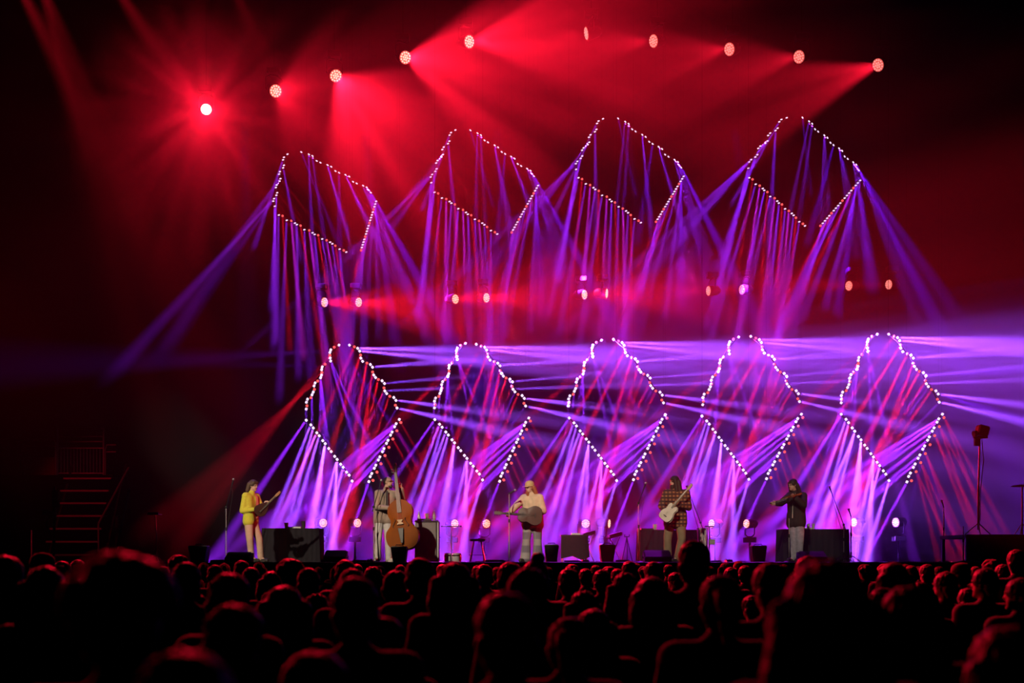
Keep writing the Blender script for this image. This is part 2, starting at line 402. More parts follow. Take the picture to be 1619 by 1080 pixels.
# beams: t along the edge, direction in the picture plane (right, down), colour, energy, spread
KB = 5.0
BL = {
 'UL': [(0.16,-.70,.71,'R',9,6),(0.40,-.77,.63,'R',9,7),(0.62,-.83,.55,'R',7,7),(0.05,.55,.85,'V',5,3),(0.24,.24,.97,'P',12,3.5),(0.27,.42,.90,'P',12,3.5),
        (0.50,-.04,1,'P',13,3.5),(0.53,.06,1,'P',13,4),(0.55,-.14,1,'P',11,3.5),(0.78,-.10,1,'P',11,4),(0.96,-.10,1,'P',12,4)],
 'UR': [(0.10,1,.02,'L',62,8),(0.14,1,.08,'L',56,8),(0.38,1,-.11,'L',16,4.5),(0.42,1,-.06,'L',16,4.5),(0.64,1,-.10,'L',12,5),(0.68,1,-.05,'L',12,5),
        (0.92,1,.12,'L',36,8),(0.96,1,.22,'L',40,9),
        (0.02,-.50,.87,'R',16.8,4),(0.20,-.42,.91,'R',16.8,4.5),(0.34,-.26,.97,'R',19.6,5),(0.46,-.22,.98,'R',16.8,5),(0.58,-.32,.95,'R',16.8,5),(0.85,-.42,.9,'R',11.2,5),(0.70,-.4,.9,'R',11.2,5),
        (0.44,-.56,.83,'V',4,4),(0.52,-.5,.86,'V',4,4),(0.74,-.55,.84,'P',5,5),(0.80,-.45,.9,'P',5,5),(0.99,-.60,.80,'P',4,5)],
 'LL': [(0.0,-.55,.83,'P',12,6),(0.10,-.36,.93,'L',16,5.5),(0.13,-.27,.96,'L',16,5.5),(0.24,-.36,.93,'L',20,6),(0.28,-.28,.96,'L',20,6),
        (0.38,-.16,.98,'L',44,8),(0.42,-.09,1,'L',30,7),(0.64,-.05,1,'L',40,8),(0.68,-.22,.97,'L',24,7),(0.82,-.26,.97,'L',22,8),(0.97,-.30,.95,'L',22,8)],
 'LR': [(0.08,-.84,.54,'P',36.4,5.6),(0.14,-.80,.60,'P',36.4,5.6),(0.28,-.78,.62,'P',28,6.4),(0.42,-.74,.67,'P',28,6.4),(0.58,-.72,.7,'P',22.4,7.2),(0.74,-.74,.67,'P',28,7.2),(0.98,-.36,.93,'P',22.4,4.8),
        (0.05,.50,.87,'R',2.94,4),(0.20,.48,.88,'R',3.92,4),(0.35,.46,.89,'R',3.92,4),(0.50,.44,.90,'R',3.43,5),(0.65,.42,.91,'R',2.94,5),(0.80,.40,.92,'R',2.45,5),(0.5,-.15,1,'V',3,9)],
}
BU = {
 'UL': [(0.10,-.50,.87,'P',6,4),(0.45,-.70,.72,'P',6,5),(0.52,-.66,.75,'P',5,5),(0.88,-.77,.64,'P',6,5),(0.94,-.70,.71,'V',3,8),(0.28,.09,1,'P',6,5),(0.80,-.22,.97,'P',12,5),(0.98,-.13,.99,'P',12,5)],
 'UR': [(0.03,.37,.93,'V',2,4),(0.12,-.06,1,'P',6,4),(0.15,.02,1,'P',6,4),(0.33,.22,.97,'P',7,5),(0.37,.26,.96,'P',7,5),(0.60,.42,.9,'P',8,6),(0.64,.47,.88,'P',8,6),
        (0.86,.42,.91,'P',10,7),(0.95,.38,.92,'V',12,8),(0.55,-.12,1,'V',4,6)],
 'LL': [(0.02,-.22,.97,'P',6,4),(0.06,-.07,1,'R',5,3),(0.14,-.18,.98,'P',6,4),(0.20,-.05,1,'M',8,4),(0.27,-.10,.99,'P',7,4),(0.33,.05,1,'R',6,3.5),(0.40,-.12,.99,'P',7,5),(0.46,.03,1,'M',8,4),
        (0.54,.02,1,'P',8,5),(0.58,.08,1,'R',6,4),(0.66,.04,1,'P',6,5),(0.72,.07,1,'M',7,5),(0.80,.03,1,'P',6,5),(0.84,.09,1,'R',5,4),(0.93,0,1,'P',6,5)],
 'LR': [(0.05,-.06,1,'P',8,5),(0.12,.12,.99,'V',10,7),(0.22,-.20,.98,'P',7,5),(0.30,-.36,.93,'R',7,5),(0.45,-.30,.95,'P',8,5),(0.60,-.40,.92,'R',7,6),(0.70,-.26,.97,'P',9,5),(0.85,-.30,.95,'P',9,6),(0.97,-.12,.99,'P',8,6)],
}
COL = {'P': PURPLE, 'V': VIOLET, 'R': RED, 'M': MAGENTA, 'L': LILAC}
def throw(root, pos, at, specs, gain, back):
    for t, dx, dy, c, e, sp in specs:
        q = near(pos, at(t), 'r' if c in 'RM' else 'w')
        yd = rnd.uniform(0, .12) if abs(dx) > .95 else back * rnd.uniform(.8, 1.2) * (.45 if dx < -.6 and back > .8 else 1)
        beam(q - Vector((0, 0.02, 0)), (dx + rnd.uniform(-.03, .03), yd, -dy), COL[c], e * gain * KB, sp, 0.03, root)

BACK = {'UL': .7, 'UR': .7, 'LL': -.08, 'LR': .45}
GL = {0: {'UL': 1, 'UR': 0.9, 'LL': 1.9, 'LR': 0.9}, 1: {'UL': .8, 'UR': 1, 'LL': 1.2, 'LR': 1}, 2: {'UL': .8, 'UR': 1, 'LL': 1.2, 'LR': 1},
      3: {'UL': .7, 'UR': .9, 'LL': 1.2, 'LR': 1.1}, 4: {'UL': 1, 'UR': 1.4, 'LL': 2.1, 'LR': 1.4}}
for k, D in enumerate(LOWER):
    for side, pts, ya, yb in (('UL', T_UL, 33.0, 32.3), ('UR', T_UR, 33.0, 32.3), ('LL', T_LL, 32.2, 31.5), ('LR', T_LR, 32.2, 31.5)):
        r, pos, at = batten('lower', k, side, pts, CH_T[side], D[side], ya, yb, 0)
        throw(r, pos, at, BL[side], GL[k][side], BACK[side])
        if k == 0 and side == 'UL': throw(r, pos, at, [(0.1, -1, .06, 'P', 1.2, 7), (0.14, -1, .02, 'V', .8, 9), (0.36, -1, -.04, 'V', .8, 9)], 1, 0)
        if k == 4 and side == 'UR': throw(r, pos, at, [(0.12, 1, .0, 'L', 20, 9), (0.4, 1, -.12, 'V', 10, 7), (0.66, 1, -.07, 'V', 10, 8), (0.94, 1, .3, 'V', 18, 11)], 1, 0)
        if k == 4 and side == 'LR': throw(r, pos, at, [(t, .5 - .1 * t, .87, 'R', 4, 4) for t in (.05, .2, .35, .5, .65, .8)], 1, .1)
GU = [1.3, 1.15, 1.25, 1.5]
for k, D in enumerate(UPPER):
    for side, pts, ya, yb in (('UL', U_UL, 35.5, 34.6), ('UR', U_UR, 35.5, 34.6), ('LL', U_LL, 34.4, 33.5), ('LR', U_LR, 34.4, 33.5)):
        r, pos, at = batten('upper', k, side, pts, UP_T[side], D[side], ya, yb, 0)
        throw(r, pos, at, BU[side], GU[k], .95 if side != 'LL' else .85)
        if side == 'UR': throw(r, pos, at, [(.93, .40, .92, 'P', 12, 7), (.99, .50, .87, 'V', 16, 8)] + ([(.9, .56, .83, 'V', 12, 7)] if k == 3 else []), 1, .3 if k < 3 else .08)
        if side == 'UL' and k < 2: throw(r, pos, at, [(t, .62, .76, 'R', 1.5, 2.5) for t in (.5, .62, .74, .86, .97)], 1, .9)

# ------------------------------------------------------------------ red wash lights
def wash(px, py, Y, d, energy, size, label, group, mount, hot='led', gobo=9.0, r=0.16, seed=0, col=RED, blend=.35):
    p = P(px, py, Y); d = Vector(d).normalized()
    base = Vector((p.x, p.y, DECK)) if mount == 'floor' else Vector((p.x, p.y, p.z))
    root = thing('wash_light', label, 'stage light', base, 0, group)
    c = p - base
    MB().lathe(c - d * 0.2, [(0.001, -.16), (0.07, -.15), (0.12, -.08), (r, .06), (r + .015, .16), (r + .015, .2), (r, .2), (r - .004, .185), (0.001, .185)], 20, d).build('head', M['black'], root)
    MB().lathe(c, [(0.001, -.012), (r - .006, -.012), (r - .006, .0), (0.001, .0)], 20, d).build('lens_plate', M['ledface'] if hot != 'flare' else M['flare'], root)
    q = d.to_track_quat('Z', 'Y').to_matrix()
    cell = MB().lathe((0, 0, 0), [(0.0005, 0), (r * .155, 0), (r * .13, .012), (0.0005, .016)], 8).mesh('led_cell'); cell.materials.append(M[hot])
    spots = [(0, 0)] + [(r * .36 * math.cos(i * math.pi / 3), r * .36 * math.sin(i * math.pi / 3)) for i in range(6)] + \
            [(r * .74 * math.cos(i * math.pi / 6), r * .74 * math.sin(i * math.pi / 6)) for i in range(12)]
    for a, b in spots:
        o = link('led_cell', cell, None, root, smooth=False, loc=c + q @ Vector((a, b, .001)))
        o.rotation_mode = 'QUATERNION'; o.rotation_quaternion = q.to_quaternion()
    up = Vector((0, 0, 1)); s = d.cross(up).normalized() if abs(d.z) < .95 else Vector((1, 0, 0))
    top = 0.34 if mount != 'floor' else -0.34
    ctr = c - d * 0.12
    MB().tube([ctr + s * (r + .02), ctr + s * (r + .05), ctr + s * (r + .05) + up * top * .8, ctr + s * r * .6 + up * top,
               ctr - s * r * .6 + up * top, ctr - s * (r + .05) + up * top * .8, ctr - s * (r + .05), ctr - s * (r + .02)], 0.018, 6).build('yoke', M['blackmetal'], root)
    if mount == 'floor':
        MB().box((ctr.x, ctr.y, c.z - .42), (.3, .3, .14)).build('base', M['black'], root, False, .015)
        MB().cyl((ctr.x, ctr.y, .03), (ctr.x, ctr.y, c.z - .49), .03).build('stand_pole', M['blackmetal'], root)
        MB().box((ctr.x, ctr.y, .015), (.45, .45, .03)).build('foot_plate', M['blackmetal'], root, False)
    else:
        MB().box(ctr + up * .43, (.3, .3, .14)).build('base', M['black'], root, False, .015)
        MB().cyl(ctr + up * .5, (ctr.x, ctr.y, CEIL - p.z), .004, n=6).build('hang_wire', M['room'], root)
    if energy: spot('red_wash_source', p + d * 0.04, p + d * 5, col, energy, size, blend, .08, root, gobo, seed)
    return root

def dirp(dx, dy, tow): return Vector((dx, -tow, -dy))
TOP = [(326,173,dirp(.235,.40,1.0),8000,62,'flare'),(436,144,dirp(.5,.38,.8),4000,46,'led'),(531,120,dirp(.42,.6,.7),17000,46,'led'),(641,91,dirp(.55,.38,.75),13000,44,'led'),
       (742,66,dirp(.65,.24,.7),11000,42,'led'),(927,53,dirp(-.85,.2,.15),1200,50,'ledred'),(1033,65,dirp(-.75,.25,.5),2400,36,'ledred'),(1153,78,dirp(-.7,.32,.6),2400,32,'ledred'),
       (1263,90,dirp(-.7,.32,.65),2400,30,'ledred'),(1388,103,dirp(-.75,.43,.6),6500,26,'ledred')]
for i, (x, y, d, e, sz, hot) in enumerate(TOP):
    lab = 'blazing red wash light aimed straight at the crowd, leftmost of the high arc' if i == 0 else '%s red wash light from the left in the high arc near the roof' % ORD[i]
    wash(x, y, 29.6, d, e, sz, lab, 'red wash lights in the high arc', 'roof', hot, 9 if i else 16, .15 if i else .12, i, RED, .35 if i else 1.0)
MID = [(513,478,dirp(.85,.14,.6),10800,28,'led'),(567,478,dirp(.85,.16,.6),8400,28,'led'),(720,473,dirp(.8,.08,.7),4800,34,'led'),(769,471,dirp(.8,.14,.65),6000,32,'led'),(924,466,dirp(.8,.1,.65),4800,32,'led'),
       (959,464,dirp(.95,.1,.3),4320,32,'led'),(1120,460,dirp(-.93,.1,.3),2400,30,'ledred'),(1173,458,dirp(-.88,.1,.45),2400,28,'ledred'),(1342,452,dirp(-.85,.1,.5),1920,20,'ledred'),(1405,450,dirp(-.9,.10,.45),2880,12,'ledred')]
for i, (x, y, d, e, sz, hot) in enumerate(MID):
    wash(x, y, 36.2, d, e, sz, '%s red wash light from the left in the middle row between the diamonds' % ORD[i], 'red wash lights in the middle row', 'roof', hot, 9, .14, i + 20)
LOW = [(511,827,dirp(.6,.05,.8),1000,36,'led'),(565,827,dirp(.6,.04,.8),1000,34,'led'),(719,828,dirp(.6,.03,.8),1200,36,'led'),(769,828,dirp(.5,.0,.85),1000,36,'led'),(926,828,dirp(.3,.0,.95),300,36,'led'),
       (963,828,dirp(.95,.05,.35),400,34,'led'),(1125,828,dirp(-.85,.0,.55),400,36,'led'),(1180,828,dirp(-.85,.0,.55),400,36,'led'),(1350,826,dirp(-.85,.0,.5),400,30,'led'),(1416,826,dirp(-.85,.05,.5),600,30,'led')]
for i, (x, y, d, e, sz, hot) in enumerate(LOW):
    wash(x, y, 33.6, d, e, sz, '%s glowing wash light from the left in the low row standing on the stage' % ORD[i], 'wash lights standing on the stage', 'floor', hot, 9, .12, i + 40)

# lamps above and outside the frame whose shafts reach into it
for i, (a, b, e, sz) in enumerate([((20, -40), (150, 200), 5000, 16), ((60, -40), (130, 160), 3000, 20), ((170, -40), (300, 160), 4000, 16), ((360, -40), (430, 120), 1200, 20)]):
    spot('roof_red_source', P(*a, 31), P(*b, 31), RED, e, sz, .6, .1, None, 12, 60 + i)
# violet floods over the back of the stage
for x, y, tx, ty, e, sz in ((860, 400, 880, 620, 1200, 60), (1080, 400, 1090, 620, 1900, 64), (1230, 430, 1200, 640, 900, 60), (700, 440, 720, 640, 350, 56)):
    spot('violet_flood_source', P(x, y, 36.9), P(tx, ty, 34.5), (.5, .012, .9), e, sz, .9, .3)
for x, y, e in ((965, 552, 260), (1178, 553, 420)):
    spot('violet_beam_source', P(x, y, 37.0), (0, 0, 6), PURPLE, e, 24, .8, .15)
for x, e in ((450, 30), (540, 80), (660, 80), (800, 90), (930, 100), (1060, 100), (1190, 100), (1300, 80), (1400, 40)):  # added low spots that fill the haze by the floor with violet
    spot('added_violet_fill', P(x, 872, 36.6), P(x, 760, 33), PURPLE, e, 84, .9, .15)
# red spot added to brighten the stair, then a side lamp off left
spot('added_stair_red', (-13.5, 22, 13), (P(135, 885, 35).x, 35, 3.6), RED, 2600, 17, .6, .1)
spot('left_wing_red_source', (-13.5, 23.4, 5.5), (4, 9, 1.5), RED, 2600, 80, .8, .15)
# front-of-house key lights on the players
for px, e in ((400, 150), (612, 150), (840, 150), (1068, 90), (1256, 60)):
    t = P(px, 815, 28)
    spot('front_key_source', (t.x - 3.2, 15.0, 8.6), t - Vector((0, 0, .2)), WARM, e * 60, 8.6, .6, .1)
    spot('side_red_source', (t.x + 4.5, 24.0, 5.0), t, RED, 420, 12, .7, .1)
    spot('added_violet_rim', (t.x - .8, 31.0, 12.0), t, PURPLE, 1300, 8, .7, .1)  # spot added behind each player to give a violet rim

# ------------------------------------------------------------------ people
def basis(f):
    "columns: side, forward, up for a head that looks along f"
    f = Vector(f).normalized(); r = f.cross(Vector((0, 0, 1))).normalized(); u = r.cross(f)
    return Matrix((r, f, u)).transposed()

def add_hand(mb, wr, tip, curl=0.5, s=1.0, side=1):
    "palm and five unequal bent fingers from the wrist towards tip"
    wr = Vector(wr); d = (Vector(tip) - wr).normalized()
    n = d.cross(Vector((0, 0, 1)))
    n = n.normalized() if n.length > 0.1 else Vector((0, 1, 0))
    acr = n.cross(d).normalized()                        # across the knuckles
    for k in (-1, 0, 1): mb.cap(wr + acr * .012 * k * s, wr + d * .085 * s + acr * .022 * k * s, .017 * s, .015 * s)
    for k, L in enumerate((.062, .074, .070, .055)):
        o = wr + d * .085 * s + acr * (.034 - .0225 * k) * s
        k1 = o + (d * math.cos(curl * .6) + n * math.sin(curl * .6) * side) * L * .5 * s
        k2 = k1 + (d * math.cos(curl * 1.6) + n * math.sin(curl * 1.6) * side) * L * .5 * s
        mb.cap(o, k1, .0095 * s, .009 * s); mb.cap(k1, k2, .009 * s, .0078 * s)
    b = wr + d * .03 * s + acr * .028 * s
    t1 = b + (d * .6 + acr * .7 + n * .3 * side).normalized() * .04 * s
    t2 = t1 + (d * .85 + acr * .2 + n * .45 * side).normalized() * .032 * s
    mb.cap(b, t1, .012 * s, .0105 * s); mb.cap(t1, t2, .0105 * s, .0085 * s)

def add_head(mb, c, f, nb, detail=True):
    R = basis(f); c = Vector(c)
    g = lambda x, y, z: c + R @ Vector((x, y, z))
    mb.ell(g(0, -.008, .022), (.074, .094, .096), R, 16, 10)
    mb.ell(g(0, .022, -.045), (.060, .066, .070), R, 14, 8)
    mb.cap(g(0, .060, -.092), g(0, .070, -.088), .024, .024)
    mb.cap(nb, g(0, -.015, -.05), .056, .052)
    if detail:
        mb.cap(g(0, .088, .012), g(0, .104, -.020), .010, .014)
        for s in (-1, 1):
            mb.ell(g(s * .076, -.006, -.004), (.010, .018, .030), R, 8, 6)
            mb.cap(g(s * .018, .088, .028), g(s * .046, .078, .026), .009, .008)

def body_caps(mb, J, w=0.0, lo=0.0, torso=True, arms=True, legs=True, armcut=1.0, hem=None):
    V = {k: Vector(v) for k, v in J.items()}
    if torso:
        ch = V['chest']; pe = V['pelvis']; ss = V['rsh'] - V['lsh']
        mb.cap(V['rsh'], V['lsh'], .062 + w, .062 + w)
        mb.cap(V['rsh'] * .55 + ch * .45, V['rhip'] * .75 + pe * .25 + Vector((0, 0, .1)), .105 + w, .095 + w)
        mb.cap(V['lsh'] * .55 + ch * .45, V['lhip'] * .75 + pe * .25 + Vector((0, 0, .1)), .105 + w, .095 + w)
        mb.cap(ch, pe, .112 + w, .108 + w)
        mb.cap(V['neck'], ch, .058 + w * .6, .1 + w)
        if hem is not None:
            for h in ('rhip', 'lhip', 'pelvis'): mb.cap(V[h] + Vector((0, 0, .12)), V[h] + Vector((0, 0, hem)), .100 + w, .112 + w)
    if arms:
        for a in 'rl':
            mb.cap(V[a + 'sh'], V[a + 'el'], .054 + w, .043 + w)
            e = V[a + 'el'].lerp(V[a + 'wr'], armcut); mb.cap(V[a + 'el'], e, .043 + w, .043 + w + (.029 - .043) * armcut)
    if legs:
        mb.cap(V['rhip'], V['lhip'], .098 + w * .4, .098 + w * .4); mb.cap(V['pelvis'] + Vector((0, 0, .03)), V['pelvis'], .108 + w * .4, .108 + w * .4)
        for a in 'rl':
            mb.cap(V[a + 'hip'], V[a + 'kn'], .088 + w, .060 + w)
            e = V[a + 'kn'].lerp(V[a + 'an'], 1.0); mb.cap(V[a + 'kn'], e, .058 + w, .040 + w + lo)

def person(label, loc, J, face, mats, hair=None, group=None, shirt=None, trouser=None, extra=None, vox=.009, loose=.02, lo=.02, curl=(.7, .7), hem=.02, shoe='shoe'):
    root = thing('person', label, 'person', loc, 0, group)
    V = {k: Vector(v) for k, v in J.items()}
    mb = MB(); body_caps(mb, J)
    add_head(mb, V['head'], face, V['neck'])
    for i, a in enumerate('rl'):
        add_hand(mb, V[a + 'wr'], V[a + 'ha'], curl[i], 1.0, 1 if i == 0 else -1)
        mb.cap(V[a + 'an'], V[a + 'to'], .038, .03)
        mb.cap(V[a + 'an'], V[a + 'an'] - (V[a + 'to'] - V[a + 'an']).normalized() * .04 - Vector((0, 0, .03)), .036, .032)
    link('body', remesh(mb, 'body', vox, 3), M['skin'], root)
    R = basis(face); hd = V['head']; g = lambda x, y, z: hd + R @ Vector((x, y, z))
    for s in (-1, 1): MB().ell(g(s * .031, .085, .014), .010, None, 8, 6).build('eye', M['eye'], root)
    MB().cap(g(-.018, .086, -.058), g(.018, .086, -.058), .007).build('mouth', M['lip'], root)
    mb = MB(); body_caps(mb, J, loose, 0, True, True, False, .93, hem)
    sh = link('shirt', remesh(mb, 'shirt', .014, 4), M[shirt], root)
    mb = MB(); body_caps(mb, J, loose * .8, lo, False, False, True)
    link('trousers', remesh(mb, 'trousers', .014, 4), M[trouser], root)
    for a in 'rl':
        an, to = V[a + 'an'], V[a + 'to']; d = (to - an); d.z = 0; d.normalize()
        mb = MB().cap(Vector((an.x, an.y, .05)) - d * .05, Vector((to.x, to.y, .042)) + d * .02, .05, .042).box((an.x + d.x * .08, an.y + d.y * .08, .012), (.1, .1, .024), Matrix.Rotation(math.atan2(d.y, d.x), 3, 'Z'))
        link('shoe', remesh(mb, 'shoe', .013, 3), M[shoe], root)
    if hair:
        mb = MB(); hair(mb, g, R); link('hair', remesh(mb, 'hair', .010, 2), M[mats], root)
    if extra: extra(root, g, R, V)
    return root

def stage_point(px, Y): p = P(px, 888, Y); return Vector((p.x, Y, DECK))

# mandolin player
J1 = dict(head=(0, 0, 1.645), neck=(-.03, 0, 1.50), chest=(-.08, 0, 1.30), pelvis=(-.06, 0, .92),
  rsh=(-.14, -.13, 1.42), rel=(-.20, -.17, 1.10), rwr=(.06, -.22, 1.13), rha=(.2, -.22, 1.13),
  lsh=(.04, .14, 1.42), lel=(.17, .10, 1.14), lwr=(.24, -.08, 1.22), lha=(.33, -.16, 1.31),
  rhip=(-.08, -.09, .90), rkn=(-.05, -.13, .48), ran=(-.02, -.08, .09), rto=(.12, -.16, .04),
  lhip=(-.03, .09, .90), lkn=(.12, .05, .48), lan=(.15, .05, .09), lto=(.28, -.02, .04))
def hair1(mb, g, R):
    mb.ell(g(0, -.012, .048), (.094, .104, .092), R, 14, 9)
    for x in (-.08, -.03, .03, .08): mb.cap(g(x, -.045, .03), g(x * 1.1, -.075, -.11), .05, .045)
    for x in (-.05, .05): mb.cap(g(x, .05, .075), g(x * 1.5, .02, .03), .035, .03)
def extra1(root, g, R, V):
    mb = MB(); mb.prism([(.02, 1.50), (.10, 1.42), (.12, 1.20), (.10, .95), (.02, .93), (.0, 1.2)], -.02, .10)
    mb.build('undershirt', M['redshirt'], root)
b1 = stage_point(400.5, 28)
person('player in a yellow cardigan and tan trousers playing a mandolin', b1, J1, (.86, -.5, -.12), 'hairb', hair1, 'band members', 'cardigan', 'tan', extra1, hem=-.02, loose=.022, lo=.01)
# bass player
J2 = dict(head=(.075, 0, 1.725), neck=(.03, 0, 1.575), chest=(.03, 0, 1.37), pelvis=(-.04, 0, .97),
  rsh=(-.14, -.08, 1.48), rel=(-.16, -.17, 1.18), rwr=(.17, -.36, 1.15), rha=(.3, -.42, 1.13),
  lsh=(.22, .06, 1.48), lel=(.40, -.10, 1.36), lwr=(.385, -.26, 1.58), lha=(.31, -.33, 1.66),
  rhip=(-.12, -.04, .95), rkn=(-.13, -.10, .50), ran=(-.16, -.02, .09), rto=(-.18, -.2, .04),
  lhip=(.05, .02, .95), lkn=(.07, -.02, .50), lan=(.08, .06, .09), lto=(.2, -.08, .04))
def hair2(mb, g, R):
    mb.ell(g(0, -.035, .03), (.080, .085, .090), R, 14, 9)
    mb.cap(g(0, .085, -.095), g(0, .06, -.11), .03, .03)
    mb.cap(g(-.03, .055, -.1), g(.03, .055, -.1), .026)
def extra2(root, g, R, V):
    MB().prism([(.04, 1.53), (.085, 1.53), (.10, 1.1), (.065, 1.05), (.03, 1.1)], -.165, -.15).build('tie', M['tie'], root, False)
    mb = MB()
    for s in (-1, 1): mb.lathe(g(s * .033, .100, .015), [(.026, -.002), (.026, .002), (.021, .002), (.021, -.002)], 12, R @ Vector((0, 1, 0)))
    mb.cyl(g(-.01, .102, .018), g(.01, .102, .018), .003, n=5)
    for s in (-1, 1): mb.cyl(g(s * .058, .098, .02), g(s * .08, .0, .02), .003, n=5)
    mb.build('glasses', M['chrome'], root)
b2 = stage_point(608.5, 28)
person('bearded player with glasses, taupe shirt and dark tie, holding a double bass', b2, J2, (.82, -.56, -.02), 'hairk', hair2, 'band members', 'brownshirt', 'paletrouser', extra2, hem=-.04, shoe='paleshoe')
# guitarist in cap
J3 = dict(head=(-.05, -.02, 1.605), neck=(-.01, 0, 1.46), chest=(.0, 0, 1.27), pelvis=(.02, 0, .88),
  rsh=(-.17, .06, 1.38), rel=(-.33, -.10, 1.22), rwr=(-.45, -.26, 1.08), rha=(-.52, -.30, .98),
  lsh=(.16, -.06, 1.38), lel=(.24, -.16, 1.10), lwr=(.02, -.30, 1.09), lha=(-.1, -.33, 1.08),
  rhip=(-.08, .02, .87), rkn=(-.12, -.02, .46), ran=(-.14, .03, .09), rto=(-.24, -.1, .04),
  lhip=(.11, -.02, .87), lkn=(.12, -.08, .46), lan=(.12, .0, .09), lto=(.06, -.16, .04))
def hair3(mb, g, R):
    mb.ell(g(0, -.03, .02), (.090, .092, .088), R, 14, 9)
    for x in (-.08, -.04, 0, .04, .08): mb.cap(g(x, -.05, .0), g(x * 1.3, -.11, -.24), .05, .045)
    mb.cap(g(0, .075, -.10), g(0, .06, -.17), .04, .03)
def extra3(root, g, R, V):
    mb = MB().lathe(g(0, -.008, .062), [(.100, -.03), (.102, .01), (.090, .055), (.055, .085), (.012, .095), (.0005, .096)], 18, R @ Vector((0, .08, 1)))
    cp = mb.build('cap', M['capcloth'], root)
    br = MB()
    pts = [(math.sin(a) * .085, .07 + math.cos(a) * .10) for a in [(-1.5 + 3 * i / 10) for i in range(11)]]
    top = [g(x, y, .045 - abs(x) * .25) for x, y in pts] + [g(.07, .06, .04), g(-.07, .06, .04)]
    nn = len(top); up = R @ Vector((0, 0, .008))
    br.add(top + [p + up for p in top], [tuple(range(nn)), tuple(range(2 * nn - 1, nn - 1, -1))] + [(i, nn + i, nn + (i + 1) % nn, (i + 1) % nn) for i in range(nn)])
    br.build('brim', M['capcloth'], cp)
b3 = stage_point(841, 28)
person('long-haired singer in a tan cap and beige jacket playing a dark guitar', b3, J3, (-.82, -.55, -.15), 'hairr', hair3, 'band members', 'canvas', 'patch', extra3, hem=-.07, loose=.036, lo=.05)
# electric guitarist
J4 = dict(head=(-.01, 0, 1.715), neck=(.02, 0, 1.56), chest=(.03, 0, 1.36), pelvis=(.01, 0, .95),
  rsh=(-.18, -.03, 1.47), rel=(-.30, -.12, 1.20), rwr=(-.25, -.30, 1.10), rha=(-.2, -.36, 1.02),
  lsh=(.23, -.02, 1.47), lel=(.27, -.14, 1.17), lwr=(.06, -.31, 1.23), lha=(-.05, -.35, 1.27),
  rhip=(-.10, 0, .93), rkn=(-.16, -.05, .50), ran=(-.15, .02, .09), rto=(-.26, -.14, .04),
  lhip=(.12, 0, .93), lkn=(.14, -.06, .50), lan=(.06, -.02, .09), lto=(-.06, -.14, .04))
def hair4(mb, g, R):
    mb.ell(g(0, -.010, .045), (.098, .104, .098), R, 14, 9); mb.cap(g(-.075, .03, .04), g(-.085, .0, -.2), .04, .05); mb.cap(g(.075, .03, .04), g(.085, .0, -.2), .04, .05)
    for x in (-.08, -.03, .03, .08): mb.cap(g(x, -.045, .0), g(x * 1.4, -.08, -.26), .055, .05)
    mb.cap(g(0, .07, -.10), g(0, .06, -.19), .05, .035); mb.cap(g(-.045, .04, -.08), g(.045, .04, -.08), .035)
b4 = stage_point(1067, 27.8)
person('long-haired bearded player in plaid flannel with a pale electric guitar', b4, J4, (-.88, -.45, -.03), 'hairk', hair4, 'band members', 'flannel', 'olive', None, hem=-.10, loose=.036, lo=.02)
# fiddler
J5 = dict(head=(-.05, -.02, 1.66), neck=(0, 0, 1.50), chest=(.04, 0, 1.32), pelvis=(.03, 0, .92),
  rsh=(-.10, .05, 1.43), rel=(-.33, -.12, 1.27), rwr=(-.44, -.26, 1.26), rha=(-.56, -.30, 1.25),
  lsh=(.16, -.06, 1.42), lel=(.12, -.30, 1.22), lwr=(-.06, -.36, 1.36), lha=(-.13, -.36, 1.42),
  rhip=(-.04, .04, .90), rkn=(-.02, .0, .48), ran=(-.05, .04, .09), rto=(-.16, -.06, .04),
  lhip=(.09, -.02, .90), lkn=(.09, -.08, .48), lan=(.09, -.02, .09), lto=(.0, -.14, .04))
def hair5(mb, g, R):
    mb.ell(g(0, -.012, .045), (.092, .102, .096), R, 14, 9); mb.cap(g(.07, .03, .05), g(.085, -.01, -.12), .04, .045)
    for x in (-.07, -.02, .03, .07): mb.cap(g(x, -.05, .0), g(x * 1.2, -.10, -.18), .05, .045)
def extra5(root, g, R, V):
    MB().prism([(-.07, 1.44), (-.015, 1.40), (-.03, .95), (-.085, .95)], -.10, -.085).build('undershirt', M['whiteshirt'], root, False)
b5 = stage_point(1257, 28)
person('fiddler in a black jacket and washed jeans stretching out the bow arm', b5, J5, (-.86, -.48, -.12), 'hairk', hair5, 'band members', 'jacket', 'jeans', extra5, hem=-.06, loose=.034, lo=.0)

